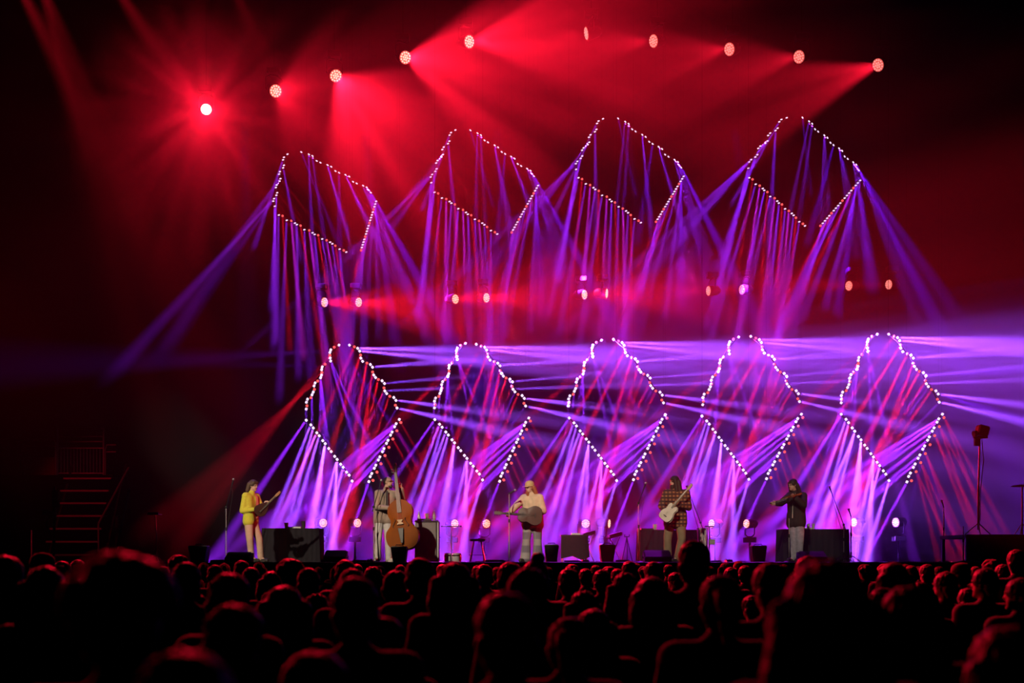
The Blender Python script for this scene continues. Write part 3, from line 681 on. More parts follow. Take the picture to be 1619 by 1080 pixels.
# ------------------------------------------------------------------ instruments
def place(root, o, xaxis, face):
    "turn a thing whose neck runs up local z and whose front looks along local -y"
    z = Vector(xaxis).normalized(); y = -Vector(face); y = (y - z * y.dot(z)).normalized(); x = y.cross(z)
    root.matrix_world = Matrix.Translation(o) @ Matrix((x, y, z)).transposed().to_4x4()
def mirror_outline(right):
    return right + [(-x, z) for x, z in reversed(right) if abs(x) > 1e-4]
def smooth_outline(pts, k=4):
    out = []; n = len(pts)
    for i in range(n):
        p0, p1, p2, p3 = [Vector(pts[(i + j - 1) % n]) for j in range(4)]
        for t in [j / k for j in range(k)]:
            out.append(tuple(.5 * ((2 * p1) + (p2 - p0) * t + (2 * p0 - 5 * p1 + 4 * p2 - p3) * t * t + (3 * p1 - p0 - 3 * p2 + p3) * t ** 3)))
    return out
def shell(root, out, depth, arch, mtop, mrib):
    n = len(out)
    cx = sum(p[0] for p in out) / n; cz = sum(p[1] for p in out) / n
    MB().prism(out, -depth / 2, depth / 2).build('ribs', mrib, root)
    for nm, sgn in (('top_plate', -1), ('back_plate', 1)):
        vs = []; fs = []
        rings = (1.02, .9, .7, .4)
        for k, r in enumerate(rings):
            for x, z in out: vs.append((cx + (x - cx) * r, sgn * (depth / 2 + .002 + arch * (1 - r) * (1.0 + .3 * (1 - r))), cz + (z - cz) * r))
        for k in range(len(rings) - 1): fs += [(k * n + i, k * n + (i + 1) % n, (k + 1) * n + (i + 1) % n, (k + 1) * n + i) for i in range(n)]
        vs.append((cx, sgn * (depth / 2 + arch * 1.2), cz)); e = len(vs) - 1; k = len(rings) - 1
        fs += [(k * n + i, k * n + (i + 1) % n, e) for i in range(n)]
        MB().add(vs, fs).build(nm, mtop if sgn < 0 else mrib, root)
def stringset(root, n, w0, w1, y0, y1, z0, z1, m, r=.0015):
    for i in range(n):
        t = i / (n - 1) - .5; MB().cyl((w0 * t, y0, z0), (w1 * t, y1, z1), r, n=5).build('string', m, root)

bs = thing('double_bass', 'amber varnished double bass standing upright before the bearded player', 'double bass')
half = [(0, 0), (.16, .015), (.29, .10), (.345, .26), (.32, .40), (.25, .49), (.215, .56), (.215, .64), (.245, .71), (.262, .78), (.245, .90), (.17, 1.0), (.07, 1.05), (0, 1.055)]
outl = smooth_outline(mirror_outline(half), 3)
shell(bs, outl, .19, .045, M['bass'], M['bassrib'])
MB().tube([(0, -.10, .98), (0, -.09, 1.3), (0, -.075, 1.66)], .032, 10, .022).build('neck', M['bassrib'], bs)
MB().prism([(-.045, .78), (.045, .78), (.026, 1.64), (-.026, 1.64)], -.155, -.125).build('fingerboard', M['fingerboard'], bs, False)
sc_ = MB().tube([(0, -.075, 1.64), (0, -.07, 1.76), (0, -.06, 1.80)], .026, 10).build('pegbox', M['bassrib'], bs)
MB().tube([(0, -.06 + .045 * (1 - i / 14) * math.cos(i * .7) - .0, 1.82 + .045 * (1 - i / 14) * math.sin(i * .7)) for i in range(13)], .018, 8, .01).build('scroll', M['bassrib'], sc_)
for i in range(4):
    s = 1 if i % 2 else -1
    MB().cyl((s * .02, -.07, 1.67 + .032 * i), (s * .085, -.07, 1.67 + .032 * i), .006).ell((s * .095, -.07, 1.67 + .032 * i), (.016, .006, .018), None, 8, 6).build('tuning_key', M['chrome'], sc_)
MB().prism([(-.07, .52), (-.055, .55), (-.03, .56), (-.06, .62), (.06, .62), (.03, .56), (.055, .55), (.07, .52)], -.185, -.14).build('bridge', M['maple'], bs, False)
MB().prism([(-.022, .12), (.022, .12), (.06, .44), (-.06, .44)], -.19, -.165).build('tailpiece', M['ebony'], bs, False, .004)
stringset(bs, 4, .07, .03, -.20, -.15, .5, 1.66, M['string'])
for s in (-1, 1):
    MB().tube([(s * .12, -.148, .66), (s * .10, -.150, .62), (s * .135, -.150, .56), (s * .17, -.146, .50), (s * .15, -.148, .47)], .007, 6).build('sound_hole', M['ebony'], bs)
MB().cyl((0, 0, -.26), (0, 0, .02), .008).ell((0, 0, -.26), .015).build('endpin', M['chrome'], bs)
o = b2 + Vector((.46, -.50, .27)); ax = Vector((-.11, .14, 1)); place(bs, o, ax, (-.12, -1, .1))

def guitarlike(name, label, cat, half, depth, o, axis, face, mtop, mrib, neck0, neck1, headlen, nstr, mneck, hole=True, nw=.022):
    r = thing(name, label, cat)
    shell(r, smooth_outline(mirror_outline(half), 3), depth, depth * .1, mtop, mrib)
    MB().prism([(-nw, neck0), (nw, neck0), (nw * .8, neck1), (-nw * .8, neck1)], -depth / 2 - .012, -depth / 2 + .02).build('neck', mneck, r, False, .003)
    MB().prism([(-nw * .85, neck0 - .03), (nw * .85, neck0 - .03), (nw * .75, neck1), (-nw * .75, neck1)], -depth / 2 - .02, -depth / 2 - .011).build('fretboard', M['ebony'], r, False)
    hs = MB().prism([(-nw, neck1), (nw, neck1), (nw * 1.6, neck1 + headlen * .3), (nw * 1.4, neck1 + headlen), (-nw * 1.4, neck1 + headlen), (-nw * 1.6, neck1 + headlen * .3)], -depth / 2 - .01, -depth / 2 + .008).build('headstock', mneck, r, False, .002)
    for i in range(nstr):
        s = 1 if i % 2 else -1; z = neck1 + headlen * (.3 + .6 * (i // 2) / max(1, nstr // 2 - 1))
        MB().cyl((s * nw * 1.4, -depth / 2, z), (s * nw * 2.3, -depth / 2, z), .005, n=6).build('tuning_peg', M['chrome'], hs)
    br = half[0][1] + (neck0 - half[0][1]) * .28
    MB().box((0, -depth / 2 - .02, br), (nw * 4, .016, .018)).build('bridge', M['ebony'], r, False, .003)
    stringset(r, nstr, nw * 1.6, nw * 1.3, -depth / 2 - .028, -depth / 2 - .024, br, neck1, M['string'], .001)
    if hole: MB().lathe((0, -depth / 2 - .012, br + (neck0 - br) * .75), [(.0005, 0), (nw * 2.0, 0), (nw * 2.0, .004), (.0005, .004)], 16, (0, -1, 0)).build('sound_hole', M['ebony'], r)
    place(r, o, axis, face); return r
teardrop = [(0, 0), (.07, .008), (.118, .06), (.128, .12), (.105, .20), (.06, .28), (.026, .335), (0, .34)]
guitarlike('mandolin', 'small dark mandolin in the hands of the player in yellow', 'mandolin', teardrop, .045, b1 + Vector((.13, -.30, 1.03)), (.66, -.08, .62), (.6, -.8, .1),
           M['darkwood'], M['darkwood'], .32, .56, .15, 8, M['maple'], True, .017)
dread = [(0, 0), (.13, .01), (.195, .10), (.195, .19), (.145, .29), (.14, .33), (.148, .41), (.10, .485), (.03, .5), (0, .5)]
guitarlike('acoustic_guitar', 'dark acoustic guitar held by the singer in the cap', 'guitar', dread, .10, b3 + Vector((.20, -.36, .98)), (-.9, -.02, .06), (-.05, -1, .12),
           M['darkwood'], M['darkwood'], .49, .84, .17, 6, M['darkwood'], True, .024)
solid = [(0, 0), (.12, .01), (.165, .09), (.15, .18), (.115, .24), (.125, .33), (.09, .385), (.05, .37), (.03, .34), (0, .34)]
guitarlike('electric_guitar', 'pale slab-bodied electric guitar held by the plaid-shirted player', 'guitar', solid, .045, b4 + Vector((-.30, -.40, .90)), (.62, -.1, .74), (-.75, -.75, .1),
           M['cream'], M['cream'], .33, .80, .16, 6, M['maple'], False, .022)
viol = [(0, 0), (.07, .012), (.103, .07), (.085, .13), (.058, .17), (.062, .21), (.083, .27), (.06, .34), (0, .357)]
guitarlike('fiddle', 'brown fiddle tucked under the chin of the player in black', 'fiddle', viol, .035, b5 + Vector((.06, -.20, 1.46)), (-.72, -.62, -.20), (-.5, -.2, .85),
           M['bass'], M['bassrib'], .35, .54, .09, 4, M['bassrib'], False, .013)
bw = thing('fiddle_bow', 'slim bow in the outstretched hand of the fiddler', 'bow', b5 + Vector((-.56, -.33, 1.27)))
e1 = Vector((.60, .06, .16))
MB().tube([(-.06, 0, -.01), e1 * .5 + Vector((0, 0, .012)), e1], .004, 6).build('stick', M['maple'], bw)
MB().cyl((-.03, 0, -.025), e1 + Vector((0, 0, -.018)), .002, n=5).build('bow_hair', M['white'], bw)
MB().box((-.03, 0, -.014), (.045, .012, .02)).build('frog', M['ebony'], bw, False)

# ------------------------------------------------------------------ stage gear
def at_stage(px, Y): return stage_point(px, Y)
def mic_stand(label, px, Y, h, boom=None, tripod=False, mic=True, rdir=(0, -1, 0)):
    r = thing('microphone_stand', label, 'mic stand', at_stage(px, Y), 0, 'microphone stands on stage')
    if tripod:
        for a in range(3):
            t = a * 2.094 + .5; MB().cyl((0, 0, .16), (.28 * math.cos(t), .28 * math.sin(t), .012), .009, n=6).build('leg', M['blackmetal'], r)
        MB().cyl((0, 0, .1), (0, 0, .22), .02).build('hub', M['black'], r)
    else:
        MB().lathe((0, 0, 0), [(.13, 0), (.13, .015), (.10, .03), (.02, .04), (.0005, .04)], 18).build('base', M['blackmetal'], r)
    MB().cyl((0, 0, .03), (0, 0, h * .62), .013).build('lower_pole', M['steel'], r)
    MB().cyl((0, 0, h * .6), (0, 0, h), .009).build('upper_pole', M['steel'], r)
    MB().cyl((0, 0, h * .6 - .03), (0, 0, h * .6 + .04), .02).build('clutch', M['black'], r)
    tip = Vector((0, 0, h)); d = Vector(rdir).normalized()
    if boom:
        a = Vector(boom); tip = Vector((0, 0, h)) + a; d = a.normalized()
        bo = MB().cyl(Vector((0, 0, h)) - a * .25, tip, .0085).build('boom', M['blackmetal'], r)
        MB().ell((0, 0, h), .028).build('boom_joint', M['black'], r)
    if mic:
        m = MB().lathe(tip, [(.010, -.02), (.012, .0), (.017, .11), (.017, .12), (.0005, .12)], 12, d).build('microphone', M['black'], r)
        MB().ell(tip + d * .145, .029, None, 12, 8).build('mic_grille', M['steel'], m)
        MB().tube([tip, tip + Vector((.02, .02, -.15)), Vector((.018, 0, h * .6)), Vector((-.018, 0, .3)), Vector((.05, .0, .012))], .004, 5).build('cable', M['black'], r)
    return r
mic_stand('mic stand with angled boom left of the player in yellow', 357.5, 27.8, 1.18, (.13, -.05, .45))
mic_stand('straight mic stand just left of the bass player', 591, 27.6, 1.18, (.12, .0, .42))
mic_stand('tall straight mic stand in front of the singer in the cap', 805, 27.4, 1.45, None, rdir=(.6, .0, .35))
mic_stand('mic stand with vertical pole left of the plaid-shirted player', 1009.5, 27.4, 1.25, (.10, -.03, .28))
mic_stand('mic stand with long boom slanting behind the plaid-shirted player', 1107.5, 28.8, .88, (-.25, .0, .66), True)
mic_stand('slender mic stand directly in front of the fiddler', 1247.5, 27.2, .92, None, mic=False)
mic_stand('mic stand with high boom reaching left between fiddler and draped table', 1334, 28.3, .82, (-.27, -.05, .68), True)
mic_stand('dark stand carrying an upright microphone right of the draped table', 1345.5, 27.5, .98, None, rdir=(-.35, 0, 1), tripod=True)
mic_stand('thin mic stand in the dark wing right of the battens', 1492, 29.5, 1.25, None, rdir=(-.3, 0, 1))
mic_stand('short bare stand beside the black side platform', 1523, 27.1, .75, None, mic=False)

def wedge(label, px, Y, wd, h, flip=1):
    r = thing('floor_monitor', label, 'speaker', at_stage(px, Y), 0, 'floor monitors along the stage front')
    prof = [(-.22, 0), (.22, 0), (.22, h), (.10, h), (-.22, .10)]
    mb = MB(); k = len(prof)
    vs = [(sx * wd / 2, y, z) for sx in (-1, 1) for y, z in prof]
    mb.add(vs, [tuple(range(k)), tuple(range(2 * k - 1, k - 1, -1))] + [(i, k + i, k + (i + 1) % k, (i + 1) % k) for i in range(k)])
    mb.build('cabinet', M['black'], r, False, .012)
    n = Vector((0, -(h - .10), .32)).normalized()
    c = Vector((0, -.06, (h + .10) / 2)) + n * .014
    Rm = Matrix((Vector((1, 0, 0)), Vector((0, .32, h - .1)).normalized(), n)).transposed()
    MB().box(c, (wd * .9, .34, .012), Rm).build('grille', M['grille'], r, False)
    for s in (-1, 1): MB().tube([(s * (wd / 2 + .004), -.05, h * .4), (s * (wd / 2 + .03), .0, h * .5), (s * (wd / 2 + .004), .1, h * .6)], .01, 6).build('handle', M['blackmetal'], r)
    return r
wedge('low black monitor at the feet of the player in yellow', 378, 26.95, .52, .20)
wedge('slanted black monitor between draped table and bass player', 531, 27.0, .46, .24)
wedge('low black monitor at the feet of the plaid-shirted player', 1039, 26.95, .56, .24)
wedge('low black monitor at the feet of the fiddler', 1284, 26.95, .56, .22)
def monitor_box(label, px, Y, wd, h, m='black', top=None):
    r = thing('monitor_speaker', label, 'speaker', at_stage(px, Y), 0, 'small upright monitors on stage')
    t = wd * .42
    vs = [(-wd * .36, -.15, 0), (wd * .36, -.15, 0), (wd * .4, .17, 0), (-wd * .4, .17, 0), (-wd / 2, -.17, h), (wd / 2, -.17, h), (wd / 2, .19, h), (-wd / 2, .19, h)]
    MB().add(vs, [(0, 1, 5, 4), (1, 2, 6, 5), (2, 3, 7, 6), (3, 0, 4, 7), (4, 5, 6, 7), (0, 3, 2, 1)]).build('cabinet', M[m], r, False, .012)
    MB().box((0, -.168, h * .5), (wd * .66, .012, h * .8)).build('grille', M['grille'], r, False)
    MB().box((0, .0, h + .008), (wd * .9, .3, .016)).build('top_panel', M['steel'], r, False)
    MB().tube([(-.08, 0, h + .01), (-.07, 0, h + .045), (.07, 0, h + .045), (.08, 0, h + .01)], .01, 6).build('handle', M['blackmetal'], r)
    return r
monitor_box('small speaker cube with bright edge in front of the double bass', 631.5, 27.05, .34, .32)
monitor_box('upright black monitor right of the singer in the cap', 872, 27.2, .30, .36)
monitor_box('upright black monitor standing alone left of the plaid-shirted player', 960, 27.2, .33, .36)
monitor_box('upright black monitor standing alone left of the fiddler', 1198.5, 27.2, .32, .34)
monitor_box('boxy black amplifier on the dark left end of the stage', 315, 27.6, .40, .34)

def draped_table(label, px0, px1, py, Y, cloth='drape', dep=.75):
    a = P(px0, py, Y); b = P(px1, py, Y); h = a.z - DECK; wd = b.x - a.x
    r = thing('draped_table', label, 'table', ((a.x + b.x) / 2, Y + dep / 2, DECK), 0, 'draped tables behind the band')
    MB().box((0, 0, h - .015), (wd, dep, .03)).build('table_top', M['black'], r, False, .006)
    pts = []; N = 160; per = [(-wd / 2, -dep / 2), (wd / 2, -dep / 2), (wd / 2, dep / 2), (-wd / 2, dep / 2), (-wd / 2, -dep / 2)]
    vs = []
    for k in range(4):
        p, q = Vector(per[k]), Vector(per[k + 1]); nrm = Vector(((q - p).y, -(q - p).x)).normalized(); m_ = 40
        for i in range(m_):
            t = p.lerp(q, i / m_); o_ = nrm * (.008 + .012 * math.sin(i * 1.7 + k))
            vs += [(t.x + o_.x * 1.8, t.y + o_.y * 1.8, .005), (t.x + nrm.x * .004, t.y + nrm.y * .004, h + .004)]
    n_ = len(vs) // 2
    MB().add(vs, [(2 * i, 2 * ((i + 1) % n_), 2 * ((i + 1) % n_) + 1, 2 * i + 1) for i in range(n_)]).build('cloth', M[cloth], r)
    for sx in (-1, 1):
        for sy in (-1, 1): MB().cyl((sx * (wd / 2 - .06), sy * (dep / 2 - .06), 0), (sx * (wd / 2 - .06), sy * (dep / 2 - .06), h - .03), .016, n=8).build('leg', M['steel'], r)
    return r, Vector(((a.x + b.x) / 2, Y + dep / 2, a.z))
def cup(label, p, h=.14, r=.045, m='white', name='cup', cat='cup'):
    o = thing(name, label, cat, p, 0, 'drinks and small things on the tables')
    MB().lathe((0, 0, 0), [(r * .75, 0), (r, h), (r * .93, h), (r * .7, .01), (.0005, .01)], 16).build('wall', M[m], o)
    MB().lathe((0, 0, 0), [(.0005, h * .8), (r * .9, h * .8), (r * .9, h * .82), (.0005, h * .82)], 16).build('drink', M['darkwood'], o); return o
def bottle(label, p, h=.22, m='glassy'):
    o = thing('bottle', label, 'bottle', p, 0, 'drinks and small things on the tables')
    MB().lathe((0, 0, 0), [(.032, 0), (.034, .01), (.034, h * .6), (.014, h * .8), (.013, h * .93), (.0005, h * .93)], 14).build('flask', M[m], o)
    MB().cyl((0, 0, h * .92), (0, 0, h), .015).build('bottle_cap', M['white'], o)
    MB().cyl((0, 0, h * .2), (0, 0, h * .5), .0348, n=14).build('paper_band', M['white'], o); return o
def tray(label, p, wd=.3, m='white'):
    o = thing('tray', label, 'tray', p, 0, 'drinks and small things on the tables')
    MB().box((0, 0, .008), (wd, .22, .016)).build('tray_base', M[m], o, False)
    for s in (-1, 1): MB().box((s * (wd / 2 - .006), 0, .028), (.012, .22, .025)).build('rim', M[m], o, False)
    MB().box((0, -.10, .028), (wd, .012, .025)).build('rim', M[m], o, False)
    return o
t1, c1 = draped_table('black draped table behind the player in yellow', 414, 504, 835.5, 29.6)
cup('pale cup standing on the table behind the player in yellow', c1 + Vector((-.12, -.2, .005)), .13, .05)
tray('flat white tray on the table behind the player in yellow', c1 + Vector((.04, -.05, .005)), .32)
cup('dark tumbler at the tray on the table behind the player in yellow', c1 + Vector((.27, -.2, .005)), .16, .045, 'ebony')
t2, c2 = draped_table('black draped table half hidden behind the plaid-shirted player', 1012, 1101, 838, 29.4)
cup('pale mug on the table left of the plaid-shirted player', c2 + Vector((-.28, -.2, .005)), .13, .05)
tray('dark tray on the table left of the plaid-shirted player', c2 + Vector((-.42, .12, .005)), .3, 'ebony')
t3, c3 = draped_table('black draped table behind and right of the fiddler', 1238, 1342, 837, 29.4)
tray('pale tray on the table right of the fiddler', c3 + Vector((-.10, .05, .005)), .26)
cup('left one of two glasses on the table right of the fiddler', c3 + Vector((-.13, -.2, .005)), .12, .035)
cup('right one of two glasses on the table right of the fiddler', c3 + Vector((-.02, -.22, .005)), .13, .035)

# equipment case behind the bass
p = P(673, 823, 28.9); h = p.z - DECK
ca = thing('equipment_case', 'tall grey road case with bottles on top behind the double bass', 'case', (p.x + .02, 29.2, DECK))
MB().box((0, 0, h / 2), (.52, .55, h - .02)).build('case_body', M['black'], ca, False, .01)
MB().box((-.02, -.285, h * .5), (.46, .02, h * .9)).build('front_panel', M['greypanel'], ca, False, .004)
for sx in (-1, 1):
    MB().box((sx * .25, -.28, h / 2), (.03, .03, h)).build('edge_rail', M['steel'], ca, False)
for sx in (-1, 1): MB().box((sx * .235, -.27, h - .02), (.06, .06, .05)).build('corner', M['chrome'], ca, False, .008)
MB().tube([(.26, -.06, h * .6), (.295, -.05, h * .6), (.295, .05, h * .6), (.26, .06, h * .6)], .009, 6).build('handle', M['chrome'], ca)
ct = Vector((p.x + .02, 29.2, DECK + h))
tray('dark tray on top of the grey road case', ct + Vector((-.06, -.12, .0)), .3, 'ebony')
bottle('leftmost bottle on the grey road case', ct + Vector((-.2, .1, 0)), .22)
cup('squat glass between the bottles on the grey road case', ct + Vector((-.02, .12, 0)), .17, .05, 'glassy', 'glass', 'glass')
bottle('rightmost bottle on the grey road case', ct + Vector((.16, -.15, 0)), .24)

# T-bar stand, stools, guitar stand, keyboard
def tbar(label, px, Y, h, wd):
    r = thing('crossbar_stand', label, 'stand', at_stage(px, Y))
    MB().lathe((0, 0, 0), [(.15, 0), (.15, .014), (.03, .03), (.0005, .03)], 18).build('base', M['blackmetal'], r)
    MB().cyl((0, 0, .02), (0, 0, h), .012).build('pole', M['steel'], r)
    MB().cyl((-wd / 2, 0, h), (wd / 2, 0, h), .011).build('crossbar', M['steel'], r)
    for s in (-1, 1): MB().ell((s * wd / 2, 0, h), .02).build('end_cap', M['black'], r)
    return r
tbar('stand with a level crossbar right of the grey road case', 713.5, 29.0, .80, .42)
def stool(label, px, Y, h=.62):
    r = thing('bar_stool', label, 'stool', at_stage(px, Y))
    MB().lathe((0, 0, h), [(.15, 0), (.17, .02), (.165, .05), (.0005, .055)], 20).build('seat', M['black'], r)
    for i in range(4):
        a = math.pi / 4 + i * math.pi / 2
        MB().tube([(.11 * math.cos(a), .11 * math.sin(a), h), (.17 * math.cos(a), .17 * math.sin(a), h * .5), (.23 * math.cos(a), .23 * math.sin(a), .0)], .016, 8).build('leg', M['chrome'], r)
    MB().tube([(.19 * math.cos(a), .19 * math.sin(a), h * .35) for a in [2 * math.pi * i / 20 for i in range(21)]], .009, 6).build('foot_ring', M['chrome'], r)
    return r
stool('chrome-legged black stool between the crossbar stand and the singer', 755, 28.4, .46)
def dome(label, px, Y, rr):
    r = thing('practice_drum', label, 'drum', at_stage(px, Y))
    MB().lathe((0, 0, 0), [(rr * .8, .0), (rr, .05), (rr, .16), (rr * .9, .2), (.0005, .22)], 18).build('shell', M['white'], r)
    MB().lathe((0, 0, 0), [(rr * 1.03, .14), (rr * 1.03, .17), (rr * .98, .17), (rr * .98, .14)], 18).build('hoop', M['chrome'], r); return r
dome('smaller pale drum left of the crossbar stand', 707.5, 29.6, .075)
dome('larger pale drum behind the crossbar stand', 722, 29.6, .11)
kb = thing('side_table', 'small table with red-lit cloth between the two lone monitors', 'table', at_stage(908, 29.3))
MB().box((0, 0, .60), (.62, .4, .03)).build('table_top', M['black'], kb, False, .005)
MB().prism([(-.3, .59), (.3, .59), (.33, .12), (.16, .05), (-.05, .14), (-.31, .08)], -.215, -.205).build('cloth', M['drape'], kb, False)
for sx in (-1, 1):
    for sy in (-1, 1): MB().cyl((sx * .27, sy * .16, 0), (sx * .27, sy * .16, .6), .013, n=8).build('leg', M['steel'], kb)
q = at_stage(908, 29.3)
tray('pale tray on the small table between the lone monitors', q + Vector((.03, 0, .615)), .2)
def folding_light(label, px, py, Y):
    p = P(px, py, Y); r = thing('pedal_stand', label, 'stand', (p.x, Y, DECK)); h = p.z - DECK
    for s in (-1, 1): MB().cyl((s * .14, 0, 0), (-s * .12, 0, h - .06), .010, n=8).build('leg', M['steel'], r)
    Rm = Matrix.Rotation(.35, 3, 'X') @ Matrix.Rotation(-.3, 3, 'Y')
    MB().box((0, 0, h - .02), (.34, .2, .04), Rm).build('tray_plate', M['white'], r, False, .006)
    MB().box((.02, -.1, h), (.3, .02, .06), Rm).build('lip', M['steel'], r, False); return r
folding_light('folding stand with tilted pale plate under the fifth low wash light', 930, 843, 30.6)
folding_light('folding stand with tilted pale plate under the sixth low wash light', 972, 845, 30.6)
gs = thing('guitar_stand', 'slim tubular guitar stand left of the pole by the plaid-shirted player', 'stand', at_stage(991, 28.4))
for s in (-1, 1): MB().tube([(0, 0, .55), (s * .05, -.02, .3), (s * .12, -.08, .0)], .010, 8).build('leg', M['chrome'], gs)
MB().tube([(0, 0, .5), (.02, .1, .25), (.02, .2, .0)], .010, 8).build('rear_leg', M['chrome'], gs)
MB().tube([(-.05, -.06, .6), (-.05, 0, .56), (.05, 0, .56), (.05, -.06, .6)], .012, 8).build('yoke', M['chrome'], gs)
# towel stand
ts = thing('towel_stand', 'black stand hung with gear right of the plaid-shirted player', 'stand', at_stage(1121.5, 28.7))
MB().lathe((0, 0, 0), [(.14, 0), (.14, .014), (.03, .03), (.0005, .03)], 18).build('base', M['blackmetal'], ts)
MB().cyl((0, 0, .02), (0, 0, .78), .014).build('pole', M['blackmetal'], ts)
MB().box((0, 0, .79), (.2, .12, .025)).build('shelf', M['blackmetal'], ts, False)
MB().box((.05, -.02, .45), (.14, .1, .12)).build('gear_box', M['steel'], ts, False, .01)
tw = thing('towel', 'white towel hanging beside the draped table and plaid-shirted player', 'towel', at_stage(1110.5, 29.3) + Vector((0, 0, 0)))
vs = []; fs = []
for i in range(9):
    for j in range(9):
        vs.append((-.09 + .18 * i / 8, -.02 + .02 * math.sin(i * 1.6 + j * .3), .30 + .46 * j / 8 + .012 * math.sin(i)))
fs = [(i * 9 + j, (i + 1) * 9 + j, (i + 1) * 9 + j + 1, i * 9 + j + 1) for i in range(8) for j in range(8)]
me = MB().add(vs, fs); o = me.build('fabric', M['towel'], tw); sm = o.modifiers.new('t', 'SOLIDIFY'); sm.thickness = .012
MB().cyl((-.12, 0, .765), (.12, 0, .765), .01).build('rail', M['blackmetal'], tw)
for s in (-1, 1): MB().cyl((s * .115, 0, 0), (s * .115, 0, .77), .009).build('upright', M['blackmetal'], tw)
# left end of the stage
ms = thing('music_stand', 'music stand with a level desk at the dark left end of the stage', 'music stand', at_stage(247, 28.5))
for a in range(3):
    t = a * 2.094 + 1; MB().cyl((0, 0, .2), (.25 * math.cos(t), .25 * math.sin(t), .01), .009, n=6).build('leg', M['steel'], ms)
MB().tube([(0, 0, .1), (.01, 0, .5), (-.02, 0, 1.03)], .013, 8).build('pole', M['steel'], ms)
MB().box((-.03, 0, 1.05), (.24, .3, .02)).build('desk', M['steel'], ms, False)
MB().box((-.03, -.15, 1.07), (.24, .015, .05)).build('lip', M['steel'], ms, False)
def cable(label, pts, rad=.012):
    o = MB().tube(pts, rad, 6).build('stage_cable', M['black']); tag(o, label, 'cable', 'cables on the stage floor'); return o
def coil(px, Y, rr, turns, label):
    c = at_stage(px, Y); pts = []
    for i in range(turns * 14):
        a = i * 2 * math.pi / 14; k = rr * (1 + .12 * math.sin(i * .9)); pts.append((c.x + k * math.cos(a), Y + k * .8 * math.sin(a), DECK + .014 + .012 * i / 14))
    cable(label, pts)
coil(345, 27.2, .14, 3, 'coiled cable beside the left mic stand')
coil(460, 27.1, .16, 2, 'loose cable in front of the left draped table')
coil(570, 27.2, .15, 3, 'tangled cable left of the bass player')
coil(783, 27.2, .2, 3, 'coiled cable right of the black stool')
coil(905, 27.1, .16, 2, 'loose cable between the two lone monitors')
coil(985, 27.2, .14, 3, 'cable heap left of the plaid-shirted player')
coil(1130, 27.2, .13, 2, 'loose cable right of the plaid-shirted player')
def pedal(label, px, Y):
    r = thing('effects_pedal', label, 'pedal', at_stage(px, Y), .2, 'effects pedals on the stage floor')
    MB().box((0, 0, .03), (.13, .16, .06)).build('case', M['steel'], r, False, .008)
    MB().cyl((0, -.04, .06), (0, -.04, .08), .014).build('footswitch', M['chrome'], r)
    for s in (-1, 1): MB().cyl((s * .03, .04, .06), (s * .03, .04, .078), .010).build('knob', M['black'], r)
pedal('steel effects pedal by the cable right of the draped left table', 512, 27.2)
pedal('steel effects pedal in front of the lone monitor row', 925, 26.9)
pedal('steel effects pedal at the feet of the bass player', 585, 27.05)
pedal('steel effects pedal right of the plaid-shirted player', 1152, 27.35)

# ------------------------------------------------------------------ left wing: seating bowl, stair, rails
bw_ = struct(MB().box((-15.2, 38, 2.0), (8.0, 4, 4.0)).build('wall_bowl', M['room'], smooth=False))
sy = 35.0
stt = thing('steel_stair', 'dark stair with red-lit treads climbing beside the stage', 'stair', (P(130, 885, sy).x, sy, 0))
for i in range(7):
    z = CZ + (885 - (878 - 20.5 * i)) / F * sy
    o = MB().box((.0, .24 * i - .9, z), (1.42 - .02 * i, .26, .05)).build('tread', M['steel'], stt, False, .006)
for s in (-1, 1):
    MB().box((s * .75, .1, 2.45), (.05, .06, 4.6), Matrix.Rotation(-.62, 3, 'X')).build('stringer', M['blackmetal'], stt, False)
for s in (-1, 1):
    MB().box((s * .6, 1.1, 1.45), (.07, .07, 2.9)).build('post', M['blackmetal'], stt, False)
MB().tube([(.72, -.9, 2.6), (.80, .0, 3.3), (.95, 1.0, 4.2)], .028, 8).build('handrail', M['steel'], stt)
MB().cyl((.74, -.9, 0), (.72, -.9, 2.6), .025).build('rail_post', M['steel'], stt)
# guard frame on the landing
ld = MB().box((P(130, 885, 37).x, 37.4, 4.025), (1.9, 1.4, .045)).build('stair_landing', M['seatwall'], smooth=False); tag(ld, 'dark landing slab at the top of the steel stair', 'landing')
z0 = CZ + (885 - 752) / F * 37; gx = P(131, 885, 37).x
gf = thing('guard_rail', 'tall red-lit guard frame with bars above the stair', 'railing', (gx, 36.8, z0))
hh = 73 / F * 37
for s in (-1, 1): MB().cyl((s * .65, 0, 0), (s * .65, 0, hh), .025).build('post', M['steel'], gf)
for k, z in enumerate((hh, hh * .83, hh * .72, hh * .58)): MB().cyl((-.65, 0, z), (.65, 0, z), .018).build('rail', M['steel'], gf)
for i in range(13): MB().cyl((-.55 + 1.1 * i / 12, 0, .05), (-.55 + 1.1 * i / 12, 0, hh * .58), .011, n=6).build('bar', M['steel'], gf)
MB().cyl((-.65, 0, .05), (.65, 0, .05), .018).build('rail', M['steel'], gf)
MB().tube([(.70, 0, 0), (.70, 0, hh * .55), (.74, 0, hh * .65), (1.0, 0, hh * .65)], .022, 8).build('hook_rail', M['steel'], gf)
MB().cyl((.72, 0, hh * .5), (1.0, 0, hh * .5), .016).build('rail', M['steel'], gf)
